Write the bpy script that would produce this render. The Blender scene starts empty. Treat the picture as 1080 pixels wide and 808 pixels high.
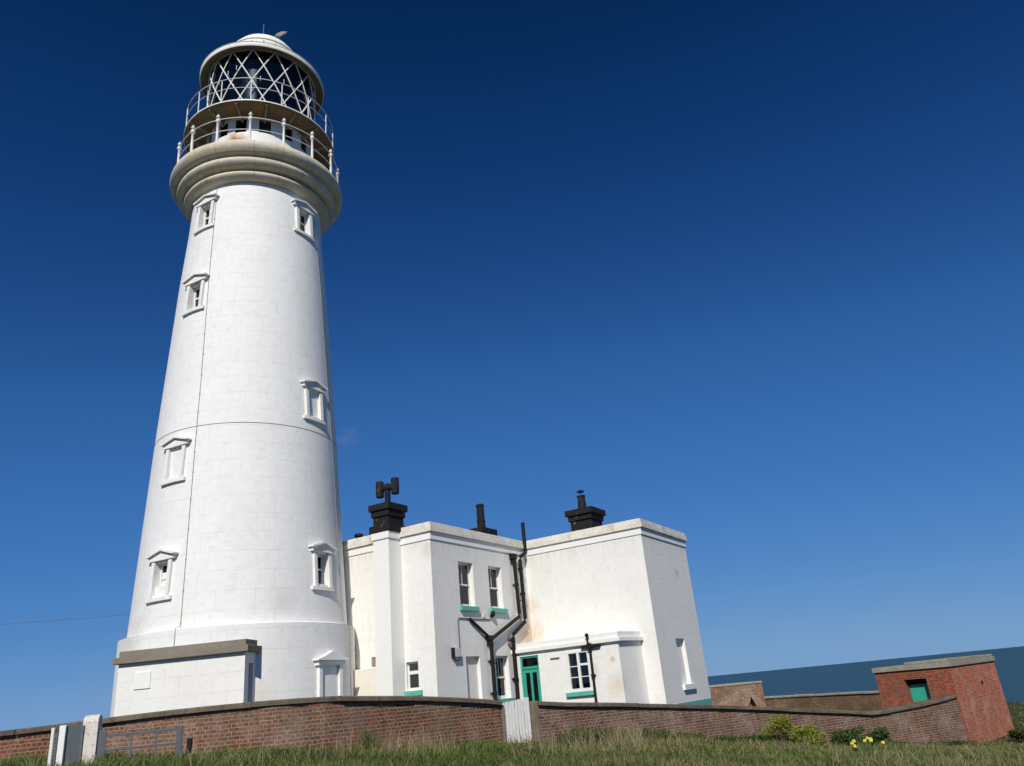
import bpy, bmesh, math, random
import numpy as np
from mathutils import Vector, Matrix
from math import sin, cos, pi, radians as R, sqrt, atan2, degrees
random.seed(7); rng = np.random.default_rng(7)
S = bpy.context.scene; COL = S.collection

# ------------------------------------------------------------------ materials
class NT:
    def __init__(s, name, rough=.8, metal=0, spec=.3):
        s.m = bpy.data.materials.new(name); s.m.use_nodes = True
        s.t = s.m.node_tree; s.b = s.t.nodes['Principled BSDF']; s.o = s.t.nodes['Material Output']
        s.b.inputs['Roughness'].default_value = rough; s.b.inputs['Metallic'].default_value = metal
        s.b.inputs['Specular IOR Level'].default_value = spec
    def n(s, typ, **k):
        x = s.t.nodes.new(typ)
        for a, v in k.items():
            if a[0] == '_': x.inputs[a[1:].replace('_', ' ')].default_value = v
            else: setattr(x, a, v)
        return x
    def l(s, a, b): s.t.links.new(a, b)
    def coord(s, kind='Object', scale=(1, 1, 1), src=None):
        c = s.n('ShaderNodeTexCoord'); m = s.n('ShaderNodeMapping'); m.inputs['Scale'].default_value = scale
        s.l(c.outputs[kind], m.inputs[0]); return m.outputs[0]
    def noise(s, vec, scale, detail=5, rough=.55, dist=0):
        x = s.n('ShaderNodeTexNoise', _Scale=scale, _Detail=detail, _Roughness=rough, _Distortion=dist); s.l(vec, x.inputs['Vector']); return x.outputs['Fac']
    def ramp(s, fac, a, b, c0=(0, 0, 0, 1), c1=(1, 1, 1, 1)):
        x = s.n('ShaderNodeValToRGB'); e = x.color_ramp.elements; e[0].position = a; e[1].position = b; e[0].color = c0; e[1].color = c1
        s.l(fac, x.inputs[0]); return x.outputs[0]
    def mix(s, fac, a, b, mode='MIX'):
        x = s.n('ShaderNodeMix', data_type='RGBA', blend_type=mode)
        for sock, v in ((x.inputs[0], fac), (x.inputs[6], a), (x.inputs[7], b)):
            if hasattr(v, 'links'): s.l(v, sock)
            elif isinstance(v, (int, float)): sock.default_value = v
            else: sock.default_value = (*v, 1) if len(v) == 3 else v
        return x.outputs[2]
    def math(s, op, a, b):
        x = s.n('ShaderNodeMath', operation=op)
        for sock, v in ((x.inputs[0], a), (x.inputs[1], b)):
            if hasattr(v, 'links'): s.l(v, sock)
            else: sock.default_value = v
        return x.outputs[0]
    def col(s, c): s.l(c, s.b.inputs['Base Color']) if hasattr(c, 'links') else setattr(s.b.inputs['Base Color'], 'default_value', (*c, 1))
    def bump(s, h, strength=.3, dist=.02, prev=None):
        x = s.n('ShaderNodeBump', _Strength=strength, _Distance=dist); s.l(h, x.inputs['Height'])
        if prev is not None: s.l(prev, x.inputs['Normal'])
        s.l(x.outputs[0], s.b.inputs['Normal']); return x.outputs[0]

def plain(name, c, rough=.6, metal=0, spec=.4, var=.25, scale=6):
    t = NT(name, rough, metal, spec); v = t.coord(); n = t.noise(v, scale, 6)
    t.col(t.mix(n, tuple(x * (1 - var) for x in c), tuple(min(1, x * (1 + var)) for x in c)))
    t.bump(t.noise(v, scale * 8, 4), .25, .01); return t.m

def white_render(name, base, dirt, bw=.95, bh=.46, joint=.5, dirty=.5, streak=.5, drip=None, stains=()):
    t = NT(name, .72, 0, .25); uv = t.coord('UV'); ob = t.coord()
    br = t.n('ShaderNodeTexBrick', _Scale=1, _Mortar_Size=.006, _Mortar_Smooth=.4, _Brick_Width=bw, _Row_Height=bh); t.l(uv, br.inputs['Vector'])
    big = t.noise(ob, .9, 6, .65); mid = t.noise(ob, 5, 6, .6)
    c = t.mix(t.ramp(big, .42, .75), base, tuple(b * .86 + d * .14 for b, d in zip(base, dirt)))
    c = t.mix(t.math('MULTIPLY', t.ramp(mid, .50, .78), .35 * dirty), c, dirt)
    st = t.noise(t.coord('UV', (7, .55, 1)), 1.6, 5, .7)
    c = t.mix(t.math('MULTIPLY', t.ramp(st, .55, .8), .5 * streak), c, dirt)
    if drip:       # grime washed down from a ledge at height drip[0] over drip[1] metres
        sx = t.n('ShaderNodeSeparateXYZ'); t.l(uv, sx.inputs[0]); g = t.n('ShaderNodeMapRange'); t.l(sx.outputs['Y'], g.inputs['Value'])
        g.inputs['From Min'].default_value = drip[0] - drip[1]; g.inputs['From Max'].default_value = drip[0]
        sn = t.ramp(t.noise(t.coord('UV', (4.5, .3, 1)), 1.5, 6, .75), .42, .72)
        c = t.mix(t.math('MULTIPLY', t.math('MULTIPLY', t.math('POWER', g.outputs[0], 1.6), sn), .5), c, (.46, .41, .33))
    for pos, rad, scol, am in stains:
        n0 = t.n('ShaderNodeTexNoise', _Scale=4.0, _Detail=6, _Roughness=.75); t.l(ob, n0.inputs['Vector']); mu = t.n('ShaderNodeVectorMath', operation='MULTIPLY_ADD')
        t.l(n0.outputs['Color'], mu.inputs[0]); mu.inputs[1].default_value = (rad * .9,) * 3; t.l(ob, mu.inputs[2])
        dn = t.n('ShaderNodeVectorMath', operation='DISTANCE'); t.l(mu.outputs[0], dn.inputs[0]); dn.inputs[1].default_value = tuple(p + rad * .45 for p in pos)
        c = t.mix(t.math('MULTIPLY', t.ramp(dn.outputs['Value'], rad * .2, rad * 1.1, (1, 1, 1, 1), (0, 0, 0, 1)), am), c, scol)
    # broken, uneven joint lines
    jn = t.ramp(t.noise(ob, 2.2, 4), .36, .62)
    c = t.mix(t.math('MULTIPLY', t.math('MULTIPLY', br.outputs['Fac'], jn), joint), c, tuple(x * .55 for x in base))
    # peeled spots
    vo = t.n('ShaderNodeTexNoise', _Scale=22, _Detail=3); t.l(ob, vo.inputs['Vector'])
    c = t.mix(t.math('MULTIPLY', t.ramp(vo.outputs['Fac'], .70, .76), .45 * dirty), c, (.42, .34, .25))
    t.col(c)
    b1 = t.bump(t.noise(ob, 38, 4, .6), .35, .012); b2 = t.bump(t.noise(ob, 7, 5, .6), .25, .03, b1)
    inv = t.math('SUBTRACT', 1.0, br.outputs['Fac']); t.bump(inv, .35, .012, b2)
    return t.m

def brick(name, c1, c2, mortar, patch=(.5, .46, .42), patchlo=.52, patchhi=.72, patchamt=.6, moss=.3, w=.225, h=.075, seed=0.):
    t = NT(name, .9, 0, .15); uv = t.coord('UV'); ob = t.coord('UV', (1, 1, 1))
    wob = t.noise(uv, 3.0, 3); wv = t.n('ShaderNodeVectorMath', operation='MULTIPLY_ADD')
    wob2 = t.n('ShaderNodeTexNoise', _Scale=5.0, _Detail=3); t.l(uv, wob2.inputs['Vector'])
    t.l(wob2.outputs['Color'], wv.inputs[0]); wv.inputs[1].default_value = (.034, .030, 0); t.l(uv, wv.inputs[2])
    br = t.n('ShaderNodeTexBrick', _Scale=1, _Mortar_Size=.0085, _Mortar_Smooth=.25, _Bias=.0, _Brick_Width=w, _Row_Height=h, offset_frequency=2, squash=.5, squash_frequency=2)
    t.l(wv.outputs[0], br.inputs['Vector'])
    br.inputs['Color1'].default_value = (*c1, 1); br.inputs['Color2'].default_value = (*c2, 1); br.inputs['Mortar'].default_value = (*mortar, 1)
    # per brick darkness: white noise on the brick cell
    sn = t.n('ShaderNodeVectorMath', operation='SNAP'); t.l(wv.outputs[0], sn.inputs[0]); sn.inputs[1].default_value = (w * .5, h, 1)
    wn = t.n('ShaderNodeTexWhiteNoise', noise_dimensions='2D'); t.l(sn.outputs[0], wn.inputs['Vector'])
    fac = br.outputs['Fac']
    cc = t.mix(t.ramp(wn.outputs['Value'], .0, 1.0, (.45, .45, .45, 1), (1.35, 1.35, 1.35, 1)), (0, 0, 0), br.outputs['Color'], 'MIX')
    dark = t.mix(.85, br.outputs['Color'], t.ramp(wn.outputs['Value'], .0, 1.0, (.45, .5, .55, 1), (1.5, 1.35, 1.25, 1)), 'MULTIPLY')
    big = t.ramp(t.noise(uv, .45, 5, .7), .38, .64)
    dark = t.mix(t.math('MULTIPLY', big, .6), dark, tuple(x * k for x, k in zip(c2, (.75, .95, .9))))
    mcol = t.mix(t.ramp(t.noise(uv, 5, 5, .7), .35, .65), tuple(x * .62 for x in mortar), mortar)
    c = t.mix(fac, dark, mcol)
    n1 = t.noise(uv, 1.1, 7, .7); n1 = t.ramp(n1, patchlo, patchhi)
    n2 = t.noise(uv, 14, 5, .7); n2 = t.ramp(n2, .35, .65)
    c = t.mix(t.math('MULTIPLY', t.math('MULTIPLY', n1, n2), patchamt), c, patch)
    n3 = t.noise(uv, .8, 6, .65, .3); c = t.mix(t.math('MULTIPLY', t.ramp(n3, .5, .75), moss), c, (.07, .065, .035))
    c = t.mix(t.math('MULTIPLY', t.ramp(t.noise(uv, 30, 4), .5, .8), .4), c, tuple(x * .5 for x in c2))
    t.col(c)
    b = t.bump(t.math('SUBTRACT', 1.0, fac), .7, .012); t.bump(t.noise(uv, 55, 4, .7), .6, .008, b)
    return t.m

def stone(name, base, dark, lichen=(.4, .33, .16), rust=None, amt=.5):
    t = NT(name, .88, 0, .2); v = t.coord(); a = t.noise(v, 1.6, 7, .7); b = t.noise(v, 9, 6, .7)
    c = t.mix(t.ramp(a, .35, .7), base, dark); c = t.mix(t.math('MULTIPLY', t.ramp(b, .5, .72), amt), c, tuple(x * .55 for x in dark))
    c = t.mix(t.math('MULTIPLY', t.ramp(t.noise(v, 4.3, 6, .75), .58, .7), .6), c, lichen)
    if rust: c = t.mix(t.math('MULTIPLY', t.ramp(t.noise(t.coord('Object', (1, 1, .35)), 1.9, 6, .7), .56, .72), .7), c, rust)
    t.col(c); b1 = t.bump(t.noise(v, 30, 5, .7), .6, .015); t.bump(b, .4, .03, b1); return t.m

M = {}
M['tower_white'] = white_render('tower_white_paint', (.80, .795, .77), (.52, .48, .40), 1.0, .56, .50, .85, .7, None, [((-2.2, -2.6, 4.05), .7, (.60, .55, .46), .5), ((2.0, -2.4, 4.7), .5, (.62, .60, .55), .6), ((1.6, -2.9, 2.2), .5, (.64, .55, .42), .5)])
M['house_white'] = white_render('house_white_paint', (.80, .785, .74), (.50, .44, .34), .9, .45, .28, .55, .65, (6.44, .9),
    [((5.55, 0, 3.55), .75, (.55, .40, .24), .75), ((5.75, 0, 4.6), .5, (.60, .48, .32), .6), ((4.45, -3.78, 2.38), .11, (.62, .36, .18), .8), ((4.45, -3.85, 1.6), .45, (.66, .54, .38), .6),
     ((4.45, -2.95, 2.1), .3, (.60, .45, .28), .6), ((1.98, 0, 1.5), .4, (.6, .48, .32), .6), ((3.15, 0, 2.4), .3, (.62, .42, .28), .5), ((0, .15, 6.1), .3, (.62, .50, .34), .5), ((9.0, -4.81, 5.3), .25, (.5, .42, .30), .5)])
M['wing_cream'] = white_render('cream_paint', (.80, .755, .65), (.52, .43, .30), .9, .45, .35, .5, .7)
M['porch_white'] = white_render('porch_white_paint', (.80, .785, .74), (.50, .43, .33), .9, .47, .6, .5, .5)
M['tower_trim'] = white_render('tower_trim_paint', (.80, .79, .75), (.45, .40, .32), 3.0, 3.0, .0, 1.0, .6)
M['trim_white'] = plain('white_trim_paint', (.80, .79, .75), .55, 0, .4, .05, 5)
M['parapet'] = stone('parapet_weathered_paint', (.80, .77, .70), (.66, .60, .49), (.36, .27, .10), (.42, .22, .05), .5)
M['cornice'] = stone('gallery_stone', (.70, .63, .50), (.54, .47, .35), (.46, .35, .19), (.50, .27, .10), .28)
M['cap_stone'] = stone('porch_cap_stone', (.27, .235, .185), (.19, .165, .125), (.26, .24, .16), None, .4)
M['coping'] = stone('wall_coping_stone', (.185, .148, .105), (.085, .068, .048), (.25, .23, .16), None, .8)
M['slab'] = stone('concrete_slab', (.34, .32, .26), (.22, .20, .15), (.40, .36, .22), None, .5)
M['pier'] = stone('pier_render', (.26, .21, .15), (.17, .14, .10), (.3, .25, .16), None, .5)
M['brick_near'] = brick('brown_brick', (.23, .066, .038), (.125, .054, .036), (.36, .27, .185), (.38, .30, .24), .44, .66, .75, .45)
M['brick_right'] = brick('purple_brown_brick', (.185, .072, .046), (.11, .056, .040), (.36, .275, .20), (.42, .35, .30), .45, .66, .75, .40)
M['brick_red'] = brick('orange_red_brick', (.31, .075, .038), (.23, .055, .03), (.40, .22, .14), (.45, .32, .24), .56, .72, .5, .10)
M['brick_sunlit'] = brick('mottled_sunlit_brick', (.47, .125, .065), (.36, .095, .055), (.55, .32, .22), (.62, .48, .38), .50, .66, .6, .0)  # pale mottling, plus the right face's stronger sunlight put into the colour
M['brick_old'] = brick('lichened_brick', (.30, .10, .055), (.20, .085, .05), (.36, .30, .22), (.50, .44, .33), .44, .60, .8, .45)
M['brick_garden'] = brick('mossy_brick', (.22, .11, .06), (.15, .08, .05), (.28, .23, .16), (.42, .36, .24), .45, .65, .6, .5)
M['green'] = plain('sea_green_paint', (.035, .34, .24), .4, 0, .5, .12, 5)
M['sill_green'] = plain('pale_green_paint', (.10, .40, .31), .55, 0, .4, .15, 6)
M['black'] = plain('black_paint', (.009, .009, .010), .6, 0, .25, .3, 8)
t = NT('sooty_black_stack', .8, 0, .25); v = t.coord(); c = t.mix(t.noise(v, 6, 5), (.007, .007, .008), (.02, .019, .019))
c = t.mix(t.ramp(t.noise(v, 4.5, 6, .7), .62, .72), c, (.38, .30, .22)); t.col(c); t.bump(t.noise(v, 25, 4), .5, .02); M['stack'] = t.m
M['dark'] = plain('dark_interior', (.012, .013, .016), .9, 0, .1, .2)
M['shade'] = plain('drawn_grey_blind', (.30, .31, .33), .9, 0, .1, .1)
M['curtain'] = plain('net_curtain', (.42, .42, .41), .95, 0, .05, .08, 9)
M['wood_white'] = plain('peeling_white_wood', (.76, .74, .70), .6, 0, .3, .12, 12)
M['grey_metal'] = plain('galvanised_metal', (.13, .14, .15), .55, .3, .3, .3, 10)
M['grey_panel'] = plain('grey_board', (.085, .095, .11), .6, 0, .4, .2, 3)
M['grey_box'] = plain('grey_plastic', (.55, .54, .52), .5, 0, .4, .08)
M['white_metal'] = plain('white_painted_iron', (.70, .69, .65), .45, 0, .45, .15, 7)
M['cable'] = plain('grey_cable', (.13, .13, .13), .6, 0, .3, .1)
M['bracket'] = plain('stained_bracket_paint', (.30, .25, .18), .8, 0, .2, .3, 8)
M['pale_cable'] = plain('painted_conductor', (.30, .29, .27), .7, 0, .2, .2)
M['rust'] = plain('rusty_iron', (.30, .10, .05), .9, 0, .2, .3, 20)
M['blocked'] = white_render('blocked_opening_paint', (.76, .73, .68), (.60, .48, .30), .9, .45, .2, .8, 1.0)
M['grille'] = plain('stone_grille', (.34, .28, .22), .9, 0, .1, .2, 12)
# old gate post: flaking whitewash
t = NT('flaking_whitewash', .9, 0, .1); v = t.coord('Object', (1.6, 1.6, .55)); c = t.mix(t.noise(v, 3, 5), (.62, .57, .48), (.76, .73, .66))
c = t.mix(t.ramp(t.noise(v, 8, 7, .75), .54, .62), c, (.26, .14, .09)); t.col(c); t.bump(t.noise(v, 14, 6, .7), .8, .02); M['whitewash'] = t.m
# murette: white paint with rust bleeding at its foot
t = NT('rust_bled_paint', .6, 0, .3); v = t.coord(); n0 = t.n('ShaderNodeTexNoise', _Scale=3.0, _Detail=6, _Roughness=.7); t.l(v, n0.inputs['Vector'])
wv = t.n('ShaderNodeVectorMath', operation='MULTIPLY_ADD'); t.l(n0.outputs['Color'], wv.inputs[0]); wv.inputs[1].default_value = (.7, .7, .9); t.l(v, wv.inputs[2])
c = (.80, .79, .75)
for ph_, z_, r_ in ((-27, 21.65, .50), (-13, 21.55, .22), (52, 21.6, .22), (33, 21.5, .13)):
    a_ = R(159.88 - ph_); dn = t.n('ShaderNodeVectorMath', operation='DISTANCE'); t.l(wv.outputs[0], dn.inputs[0]); dn.inputs[1].default_value = (2.05 * sin(a_) + .35, 2.05 * cos(a_) + .35, z_ + .45)
    c = t.mix(t.ramp(dn.outputs['Value'], r_ * .3, r_ * 1.25, (1, 1, 1, 1), (0, 0, 0, 1)), c, (.42, .11, .015))
t.col(c); M['murette'] = t.m
# balcony underside
t = NT('rusty_balcony_plate', .9, 0, .2); v = t.coord(); c = t.mix(t.noise(v, 5, 7, .7), (.10, .065, .035), (.30, .24, .16))
c = t.mix(t.ramp(t.noise(v, 2.3, 6), .55, .7), c, (.36, .16, .06)); t.col(c); M['plate'] = t.m
# glazing
def glass(name, tint=(.8, .85, .85), mixf=.30, rough=.02):
    t = NT(name); g = t.n('ShaderNodeBsdfGlossy', _Roughness=rough); tr = t.n('ShaderNodeBsdfTransparent'); tr.inputs[0].default_value = (*tint, 1)
    f = t.n('ShaderNodeFresnel', _IOR=1.5); mx = t.n('ShaderNodeMixShader'); t.l(f.outputs[0], mx.inputs[0]); t.l(tr.outputs[0], mx.inputs[1]); t.l(g.outputs[0], mx.inputs[2])
    t.l(mx.outputs[0], t.o.inputs['Surface']); return t.m
M['glass'] = glass('window_glass'); M['lantern_glass'] = glass('lantern_glass', (.45, .50, .55))
t = NT('dark_curtain_drum', .42, 1.0, .5); v = t.coord('Object', (1, 1, .3)); t.col(t.mix(t.noise(v, 2.4, 4), (.06, .065, .07), (.15, .16, .175))); t.b.inputs['Anisotropic'].default_value = .85; t.b.inputs['Anisotropic Rotation'].default_value = .25; tg = t.n('ShaderNodeTangent', direction_type='RADIAL', axis='Z'); t.l(tg.outputs[0], t.b.inputs['Tangent']); M['drum'] = t.m
t = NT('optic_glass', .18, .2, .8); t.col((.10, .13, .14)); M['optic'] = t.m
# ground, foliage
t = NT('turf_soil', .95, 0, .1); v = t.coord(); c = t.mix(t.noise(v, .9, 6), (.040, .052, .016), (.085, .080, .034)); t.col(c); t.bump(t.noise(v, 6, 6, .7), 1., .15); M['soil'] = t.m
def leafmat(name, rough=.55, tr=.25):
    t = NT(name, rough, 0, .25); a = t.n('ShaderNodeAttribute', attribute_name='tint'); t.col(a.outputs['Color'])
    tl = t.n('ShaderNodeBsdfTranslucent'); t.l(a.outputs['Color'], tl.inputs[0]); mx = t.n('ShaderNodeMixShader', _Fac=tr)
    t.l(t.b.outputs[0], mx.inputs[1]); t.l(tl.outputs[0], mx.inputs[2]); t.l(mx.outputs[0], t.o.inputs['Surface']); return t.m
M['leaf'] = leafmat('foliage'); M['grass'] = leafmat('grass_blades', .6, .3)
M['bark'] = plain('bark', (.09, .065, .045), .9, 0, .1)
M['stalk'] = plain('green_stem', (.06, .12, .03), .7, 0, .2, .1)
M['petal'] = plain('yellow_petals', (.72, .62, .10), .6, 0, .2, .1)
t = NT('sea_water', .55, 0, .12); v = t.coord('Object', (1, 1, 1))
c = t.mix(t.ramp(t.noise(t.coord('Object', (.0025, .010, 1)), 1.0, 7, .7), .38, .62), (.026, .070, .110), (.040, .100, .146)); t.col(c)
t.bump(t.noise(t.coord('Object', (.05, .05, .05)), 1.0, 8, .65), .5, 3.); M['sea'] = t.m

# ------------------------------------------------------------------ mesh helper
class MB:
    def __init__(s, tf=None): s.v = []; s.f = []; s.uv = []; s.tf = tf
    def _add(s, vs, fs, uvs=None):
        o = len(s.v)
        for f in fs:
            s.f.append([i + o for i in f])
            if uvs is None:
                p = [Vector(vs[i]) for i in f]; nn = Vector((0, 0, 0))
                for i in range(len(p)): a, b = p[i], p[(i + 1) % len(p)]; nn += a.cross(b)
                ax = max(range(3), key=lambda k: abs(nn[k])) if nn.length > 0 else 2
                if ax == 2 and abs(nn[2]) > .8 * nn.length: s.uv.append([(q.x, q.y) for q in p])
                else:
                    hd = Vector((-nn.y, nn.x, 0)); hd = hd.normalized() if hd.length > 1e-9 else Vector((1, 0, 0))
                    s.uv.append([(q.dot(hd), q.z) for q in p])
        if uvs is not None: s.uv += uvs
        s.v += [s.tf(p) for p in vs] if s.tf else [tuple(p) for p in vs]
        return s
    def box(s, x0, x1, y0, y1, z0, z1):
        vs = [(x, y, z) for z in (z0, z1) for x, y in ((x0, y0), (x1, y0), (x1, y1), (x0, y1))]
        return s._add(vs, [(3, 2, 1, 0), (4, 5, 6, 7), (0, 1, 5, 4), (1, 2, 6, 5), (2, 3, 7, 6), (3, 0, 4, 7)])
    def prism(s, poly, z0, z1):
        n = len(poly); vs = [(x, y, z0) for x, y in poly] + [(x, y, z1) for x, y in poly]
        return s._add(vs, [tuple(range(n))[::-1], tuple(range(n, 2 * n))] + [(i, (i + 1) % n, (i + 1) % n + n, i + n) for i in range(n)])
    def ring(s, outer, inner, z0, z1):
        n = len(outer); vs = [(x, y, z) for z in (z0, z1) for x, y in outer] + [(x, y, z) for z in (z0, z1) for x, y in inner]; fs = []
        for i in range(n):
            j = (i + 1) % n; fs += [(i, j, j + n, i + n), (j + 2 * n, i + 2 * n, i + 3 * n, j + 3 * n), (i + n, j + n, j + 3 * n, i + 3 * n), (j, i, i + 2 * n, j + 2 * n)]
        return s._add(vs, fs)
    def extr(s, poly, y0, y1):            # polygon in x,z pushed along y
        n = len(poly); vs = [(x, y0, z) for x, z in poly] + [(x, y1, z) for x, z in poly]
        return s._add(vs, [tuple(range(n)), tuple(range(n, 2 * n))[::-1]] + [((i + 1) % n, i, i + n, (i + 1) % n + n) for i in range(n)])
    def lathe(s, prof, n=64, a0=0, a1=2 * pi, c=(0, 0), closed=False, us=3.):
        full = abs(a1 - a0 - 2 * pi) < 1e-6; m = n if full else n + 1; vs = []; k = len(prof)
        for i in range(m):
            a = a0 + (a1 - a0) * i / n
            for r, z in prof: vs.append((c[0] + r * cos(a), c[1] + r * sin(a), z))
        L = [0]
        for i in range(1, k + 1): p, q = prof[i - 1], prof[i % k]; L.append(L[-1] + math.hypot(p[0] - q[0], p[1] - q[1]))
        fs = []; uv = []
        for i in range(n):
            j = (i + 1) % m
            for q in range(k if closed else k - 1):
                q2 = (q + 1) % k; f = (i * k + q, j * k + q, j * k + q2, i * k + q2); u0, u1 = a0 + (a1 - a0) * i / n, a0 + (a1 - a0) * (i + 1) / n
                fs.append(f); uv.append([(u0 * us, prof[q][1]), (u1 * us, prof[q][1]), (u1 * us, prof[q2][1]), (u0 * us, prof[q2][1])])
        if not closed:
            for q in (0, k - 1):
                if prof[q][0] > 1e-4 and full:
                    f = tuple(i * k + q for i in range(m)); f = f if q else f[::-1]; fs.append(f); uv.append([(vs[i][0], vs[i][1]) for i in f])
        elif not full:
            for i in (0, m - 1): f = tuple(i * k + q for q in range(k)); fs.append(f); uv.append([(prof[q][0], prof[q][1]) for q in range(k)])
        return s._add(vs, fs, uv)
    def tube(s, pts, r, n=8, r1=None):
        pts = [Vector(p) for p in pts]; k = len(pts); vs = []; fs = []
        for i, p in enumerate(pts):
            d = (pts[min(i + 1, k - 1)] - pts[max(i - 1, 0)]).normalized(); up = Vector((0, 0, 1)) if abs(d.z) < .9 else Vector((1, 0, 0))
            a = d.cross(up).normalized(); b = d.cross(a); rr = r if r1 is None else r + (r1 - r) * i / (k - 1)
            for j in range(n): t = 2 * pi * j / n; q = p + rr * (a * cos(t) + b * sin(t)); vs.append(tuple(q))
        for i in range(k - 1):
            for j in range(n): fs.append((i * n + j, i * n + (j + 1) % n, (i + 1) * n + (j + 1) % n, (i + 1) * n + j))
        fs += [tuple(range(n))[::-1], tuple(range((k - 1) * n, k * n))]
        return s._add(vs, fs)
    def ball(s, c, r, n=10, sc=(1, 1, 1)):
        prof = [(max(r * sin(pi * i / 6), 0.0005), -r * cos(pi * i / 6)) for i in range(7)]; vs = []; fs = []
        for j in range(n):
            for a, z in prof: t = 2 * pi * j / n; vs.append((c[0] + a * cos(t) * sc[0], c[1] + a * sin(t) * sc[1], c[2] + z * sc[2]))
        for j in range(n):
            for i in range(6): k = (j + 1) % n; fs.append((j * 7 + i, k * 7 + i, k * 7 + i + 1, j * 7 + i + 1))
        return s._add(vs, fs)
    def build(s, name, mat, parent=None, smooth=None, bevel=0, loc=None):
        me = bpy.data.meshes.new(name); me.from_pydata(s.v, [], s.f)
        ul = me.uv_layers.new(name='UVMap'); flat = [c for f in s.uv for p in f for c in p]; ul.data.foreach_set('uv', flat)
        bm = bmesh.new(); bm.from_mesh(me); bmesh.ops.recalc_face_normals(bm, faces=bm.faces[:]); bm.to_mesh(me); bm.free()
        me.materials.append(M[mat] if isinstance(mat, str) else mat)
        if smooth:
            me.polygons.foreach_set('use_smooth', [True] * len(me.polygons)); me.set_sharp_from_angle(angle=R(smooth))
        o = bpy.data.objects.new(name, me); COL.objects.link(o)
        if parent: o.parent = parent
        if loc: o.location = loc
        if bevel:
            b = o.modifiers.new('edge', 'BEVEL'); b.width = bevel; b.segments = 2; b.limit_method = 'ANGLE'; b.angle_limit = R(40)
        return o

def cut(obj, mb, smooth=None):
    c = mb.build('cutter', obj.data.materials[0]); c.parent = obj.parent
    bpy.context.view_layer.update()
    md = obj.modifiers.new('cut', 'BOOLEAN'); md.operation = 'DIFFERENCE'; md.solver = 'EXACT'; md.object = c
    dg = bpy.context.evaluated_depsgraph_get(); dg.update()
    me = bpy.data.meshes.new_from_object(obj.evaluated_get(dg), preserve_all_data_layers=True, depsgraph=dg)
    obj.modifiers.clear(); obj.data = me
    if smooth: me.set_sharp_from_angle(angle=R(smooth))
    bpy.data.objects.remove(c)

def thing(name, label, cat, loc=(0, 0, 0), rz=0, group=None):
    o = bpy.data.objects.new(name, None); COL.objects.link(o); o.location = loc; o.rotation_euler = (0, 0, rz); o.empty_display_size = .3
    tag(o, label, cat, group); return o
def tag(o, label=None, cat=None, group=None, kind=None):
    if label: o['label'] = label
    if cat: o['category'] = cat
    if group: o['group'] = group
    if kind: o['kind'] = kind
    return o

def multi(o, locs):
    for k, p in enumerate(locs):
        q = o if k == 0 else o.copy()
        if k: COL.objects.link(q); q.parent = o.parent
        q.location = p
# ------------------------------------------------------------------ terrain
AZN = [-180, -90, -60, -33.3, -28, -22, -17.3, -13.6, -9.4, -6, -2.9, -.5, 5, 10, 14.2, 17.7, 21.1, 26, 28.6, 40, 90, 180]
DW = [30, 25, 22, 20, 18.8, 17.9, 17.5, 17.8, 18.7, 19.6, 20.5, 21.2, 23, 25, 26.9, 28.6, 30.5, 33.5, 35, 36, 30, 30]
ZW = [.1, .7, 1.1, 1.26, 1.24, 1.09, .97, .88, .76, .64, .53, .44, .21, -.05, -.42, -.75, -1.04, -1.5, -1.65, -1.8, -1., .1]
Z12 = [0, .5, .95, 1.20, 1.10, .98, .86, .80, .72, .64, .58, .55, .45, .36, .30, .24, .20, .17, .15, .1, -.1, 0]
ZF = [.1, .4, .5, .5, .5, .5, .5, .5, .5, .5, .5, .5, .4, .1, -.5, -.8, -1.2, -1.5, -1.55, -1.7, -1., .1]
def ground(x, y):
    x = np.asarray(x, float); y = np.asarray(y, float); az = np.degrees(np.arctan2(x, y)); d = np.hypot(x, y)
    dw = np.interp(az, AZN, DW); zw = np.interp(az, AZN, ZW); z12 = np.interp(az, AZN, Z12); zf = np.interp(az, AZN, ZF)
    a = z12 * (np.clip(d / 12, 0, 1) ** 1.3)
    t = np.clip((d - 12) / (dw - 12), 0, 1); b = z12 + (zw - z12) * t
    z = np.where(d < 12, a, b); t2 = np.clip((d - dw - .2) / 3., 0, 1); z = z + (zf - zw) * t2
    z = z + .05 * np.sin(x * 1.3 + .7 * y) * np.sin(y * .9 - x * .4) * np.clip(d / 8, 0, 1) * (d < dw)
    t3 = np.clip((d - 62 - 4 * np.sin(az * .13)) / 20, 0, 1); return z - 56 * t3 ** 1.2
rs = np.concatenate([np.linspace(0.3, 11, 14), np.linspace(11.6, 36, 60), np.linspace(37, 62, 22), np.linspace(64, 90, 14)])
azs = np.radians(np.concatenate([np.arange(-180, -45, 5), np.arange(-45, 45, .75), np.arange(45, 180, 5)])); na = len(azs); nr = len(rs)
AA, RR = np.meshgrid(azs, rs, indexing='ij'); X = RR * np.sin(AA); Y = RR * np.cos(AA); Z = ground(X, Y)
vs = [(float(a), float(b), float(c)) for a, b, c in zip(X.ravel(), Y.ravel(), Z.ravel())] + [(0, 0, 0)]
fs = [(i * nr + j, i * nr + j + 1, ((i + 1) % na) * nr + j + 1, ((i + 1) % na) * nr + j) for i in range(na) for j in range(nr - 1)]
fs += [(len(vs) - 1, i * nr, ((i + 1) % na) * nr) for i in range(na)]
me = bpy.data.meshes.new('ground'); me.from_pydata(vs, [], fs); me.materials.append(M['soil']); me.polygons.foreach_set('use_smooth', [True] * len(fs))
g = bpy.data.objects.new('ground', me); COL.objects.link(g); tag(g, kind='structure')
bm = bmesh.new(); bm.from_mesh(me); bmesh.ops.recalc_face_normals(bm, faces=bm.faces[:])
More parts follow.
